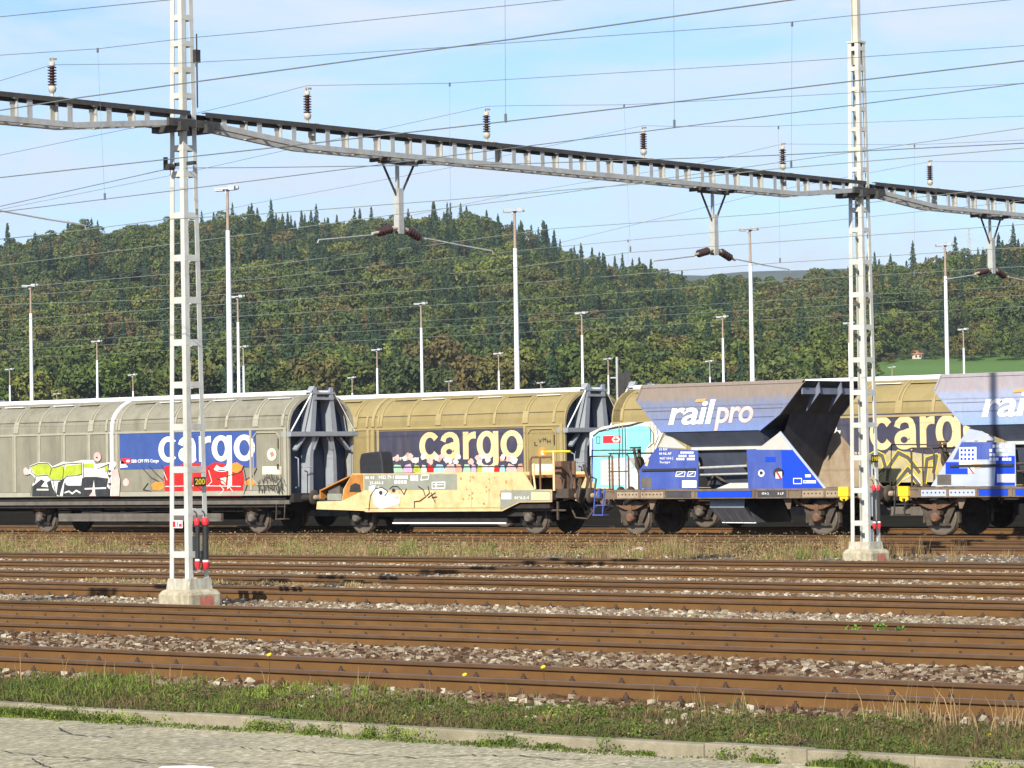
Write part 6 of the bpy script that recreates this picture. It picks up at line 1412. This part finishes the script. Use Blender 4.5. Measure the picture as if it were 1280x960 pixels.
    m.use(M['hopin']); m.add([(b[0], -.8, b[1]), (b[0], .8, b[1]), (f[0], .8, f[1]), (f[0], -.8, f[1])], [(0, 1, 2, 3)]); ch = m.build('discharge_chute', None, hp); ch.modifiers.new('t', 'SOLIDIFY').thickness = .02
    for x in (797, 1030): wheelset(hp, loc(x, 650, YF, REF, .75)[0], heavy=True)
    # spring hangers, big tapering plates under the frame
    m = MB(); m.use(M['brownbeam'])
    for x in (797, 1030):
        xc = loc(x, 650, YF, REF, .75)[0]
        for q in (-1, 1): m.prismY([(xc+q*.70, .96), (xc+q*.98, .96), (xc+q*.84, .68), (xc+q*.76, .68)], -1.16, -1.14)
    build_split(m, 'spring_hanger', None, hp)
    buffers(hp, b1, M['tan'], True)
    for q in kids(hp):
        if q.name.startswith('buffer') or q.name.startswith('coupling'): pass
    # end platform: rails, ladder steps, hand wheel, yellow end box
    X = lambda x: l(x, 600, 1.2)[0]; m = MB(); m.use(M['wheel'])
    for y in (-1.2, 1.2):
        m.tube([(X(762), y, 1.2), (X(762), y, 2.1), (X(765), y, 2.18), (X(783), y, 2.18), (X(786), y, 2.1), (X(786), y, 1.2)], .025, 6); m.tube([(X(762), y, 1.7), (X(786), y, 1.7)], .018, 6)
    m.tube([(X(762), -1.2, 2.18), (X(762), 1.2, 2.18)], .025, 6); m.tube([(X(740), -1.25, 1.2), (X(742), -1.25, 2.28), (X(800), -1.25, 2.26)], .02, 6); m.tube([(X(774), -1.2, 1.2), (X(774), -1.2, 2.18)], .02, 6)
    m.lathe((X(790), -.9, 1.9), (1, 0, 0), [(0, .03), (.02, .2), (.05, .2), (.07, .03)], 14); m.tube([(X(791), -.9, 1.2), (X(791), -.9, 2.3)], .05, 6); m.bar((X(786), -1.1, 2.33), (X(798), -1.1, 2.33), .08, .05)
    m.bar((X(790), -1.1, 2.3), (X(800), -1.1, 1.25), .06); build_split(m, 'platform_rail', None, hp, .3)
    m = MB(); m.use(M['bluefade'] if not second else M['dark'])
    m.box(X(748), X(760), -1.35, -1.1, .78, .81); m.box(X(745), X(758), -1.38, -1.12, .52, .55); m.bar((X(748), -1.34, 1.25), (X(746), -1.36, .53), .03); m.bar((X(760), -1.34, 1.25), (X(757), -1.36, .53), .03); m.box(X(749), X(752), -1.3, -1.2, 1.0, 1.25); m.build('step', None, hp)
    m = MB(); m.use(M['yellow']); A = l(1051, 610, 1.3)[0]; m.box(A, A+.30, -1.42, -1.32, 1.0, 1.24); m.prismY([(A+.03, 1.0), (A+.27, 1.0), (A+.27, .93), (A+.20, .88), (A+.20, .94), (A+.10, .94), (A+.10, .88), (A+.03, .93)], -1.40, -1.34)
    if second: A = l(762, 610, 1.3)[0]-.35; m.box(A, A+.30, -1.42, -1.32, 1.0, 1.24); m.prismY([(A+.03, 1.0), (A+.27, 1.0), (A+.27, .90), (A+.20, .86), (A+.20, .94), (A+.10, .94), (A+.10, .86), (A+.03, .90)], -1.40, -1.34)
    build_split(m, 'yellow_bracket', None, hp)
    return hp
h1 = hopper(-52.3, dict(side=M['hop1'], seam=pm('seam_dark', (.09, .10, .17), .6), plateL=M['bluefade'], plateR=M['bluefade'], tri=M['beige']), 'faded purple and blue hopper wagon with white lettering, right of the orange wagon')
h2 = hopper(-52.3+9.6, dict(side=M['hop2'], seam=pm('seam_pale', (.15, .18, .26), .6), plateL=M['lightgrey'], plateR=M['blue'], tri=M['lightgrey']), 'pale blue-grey hopper wagon with a bright blue frame, cut off by the right edge', True)
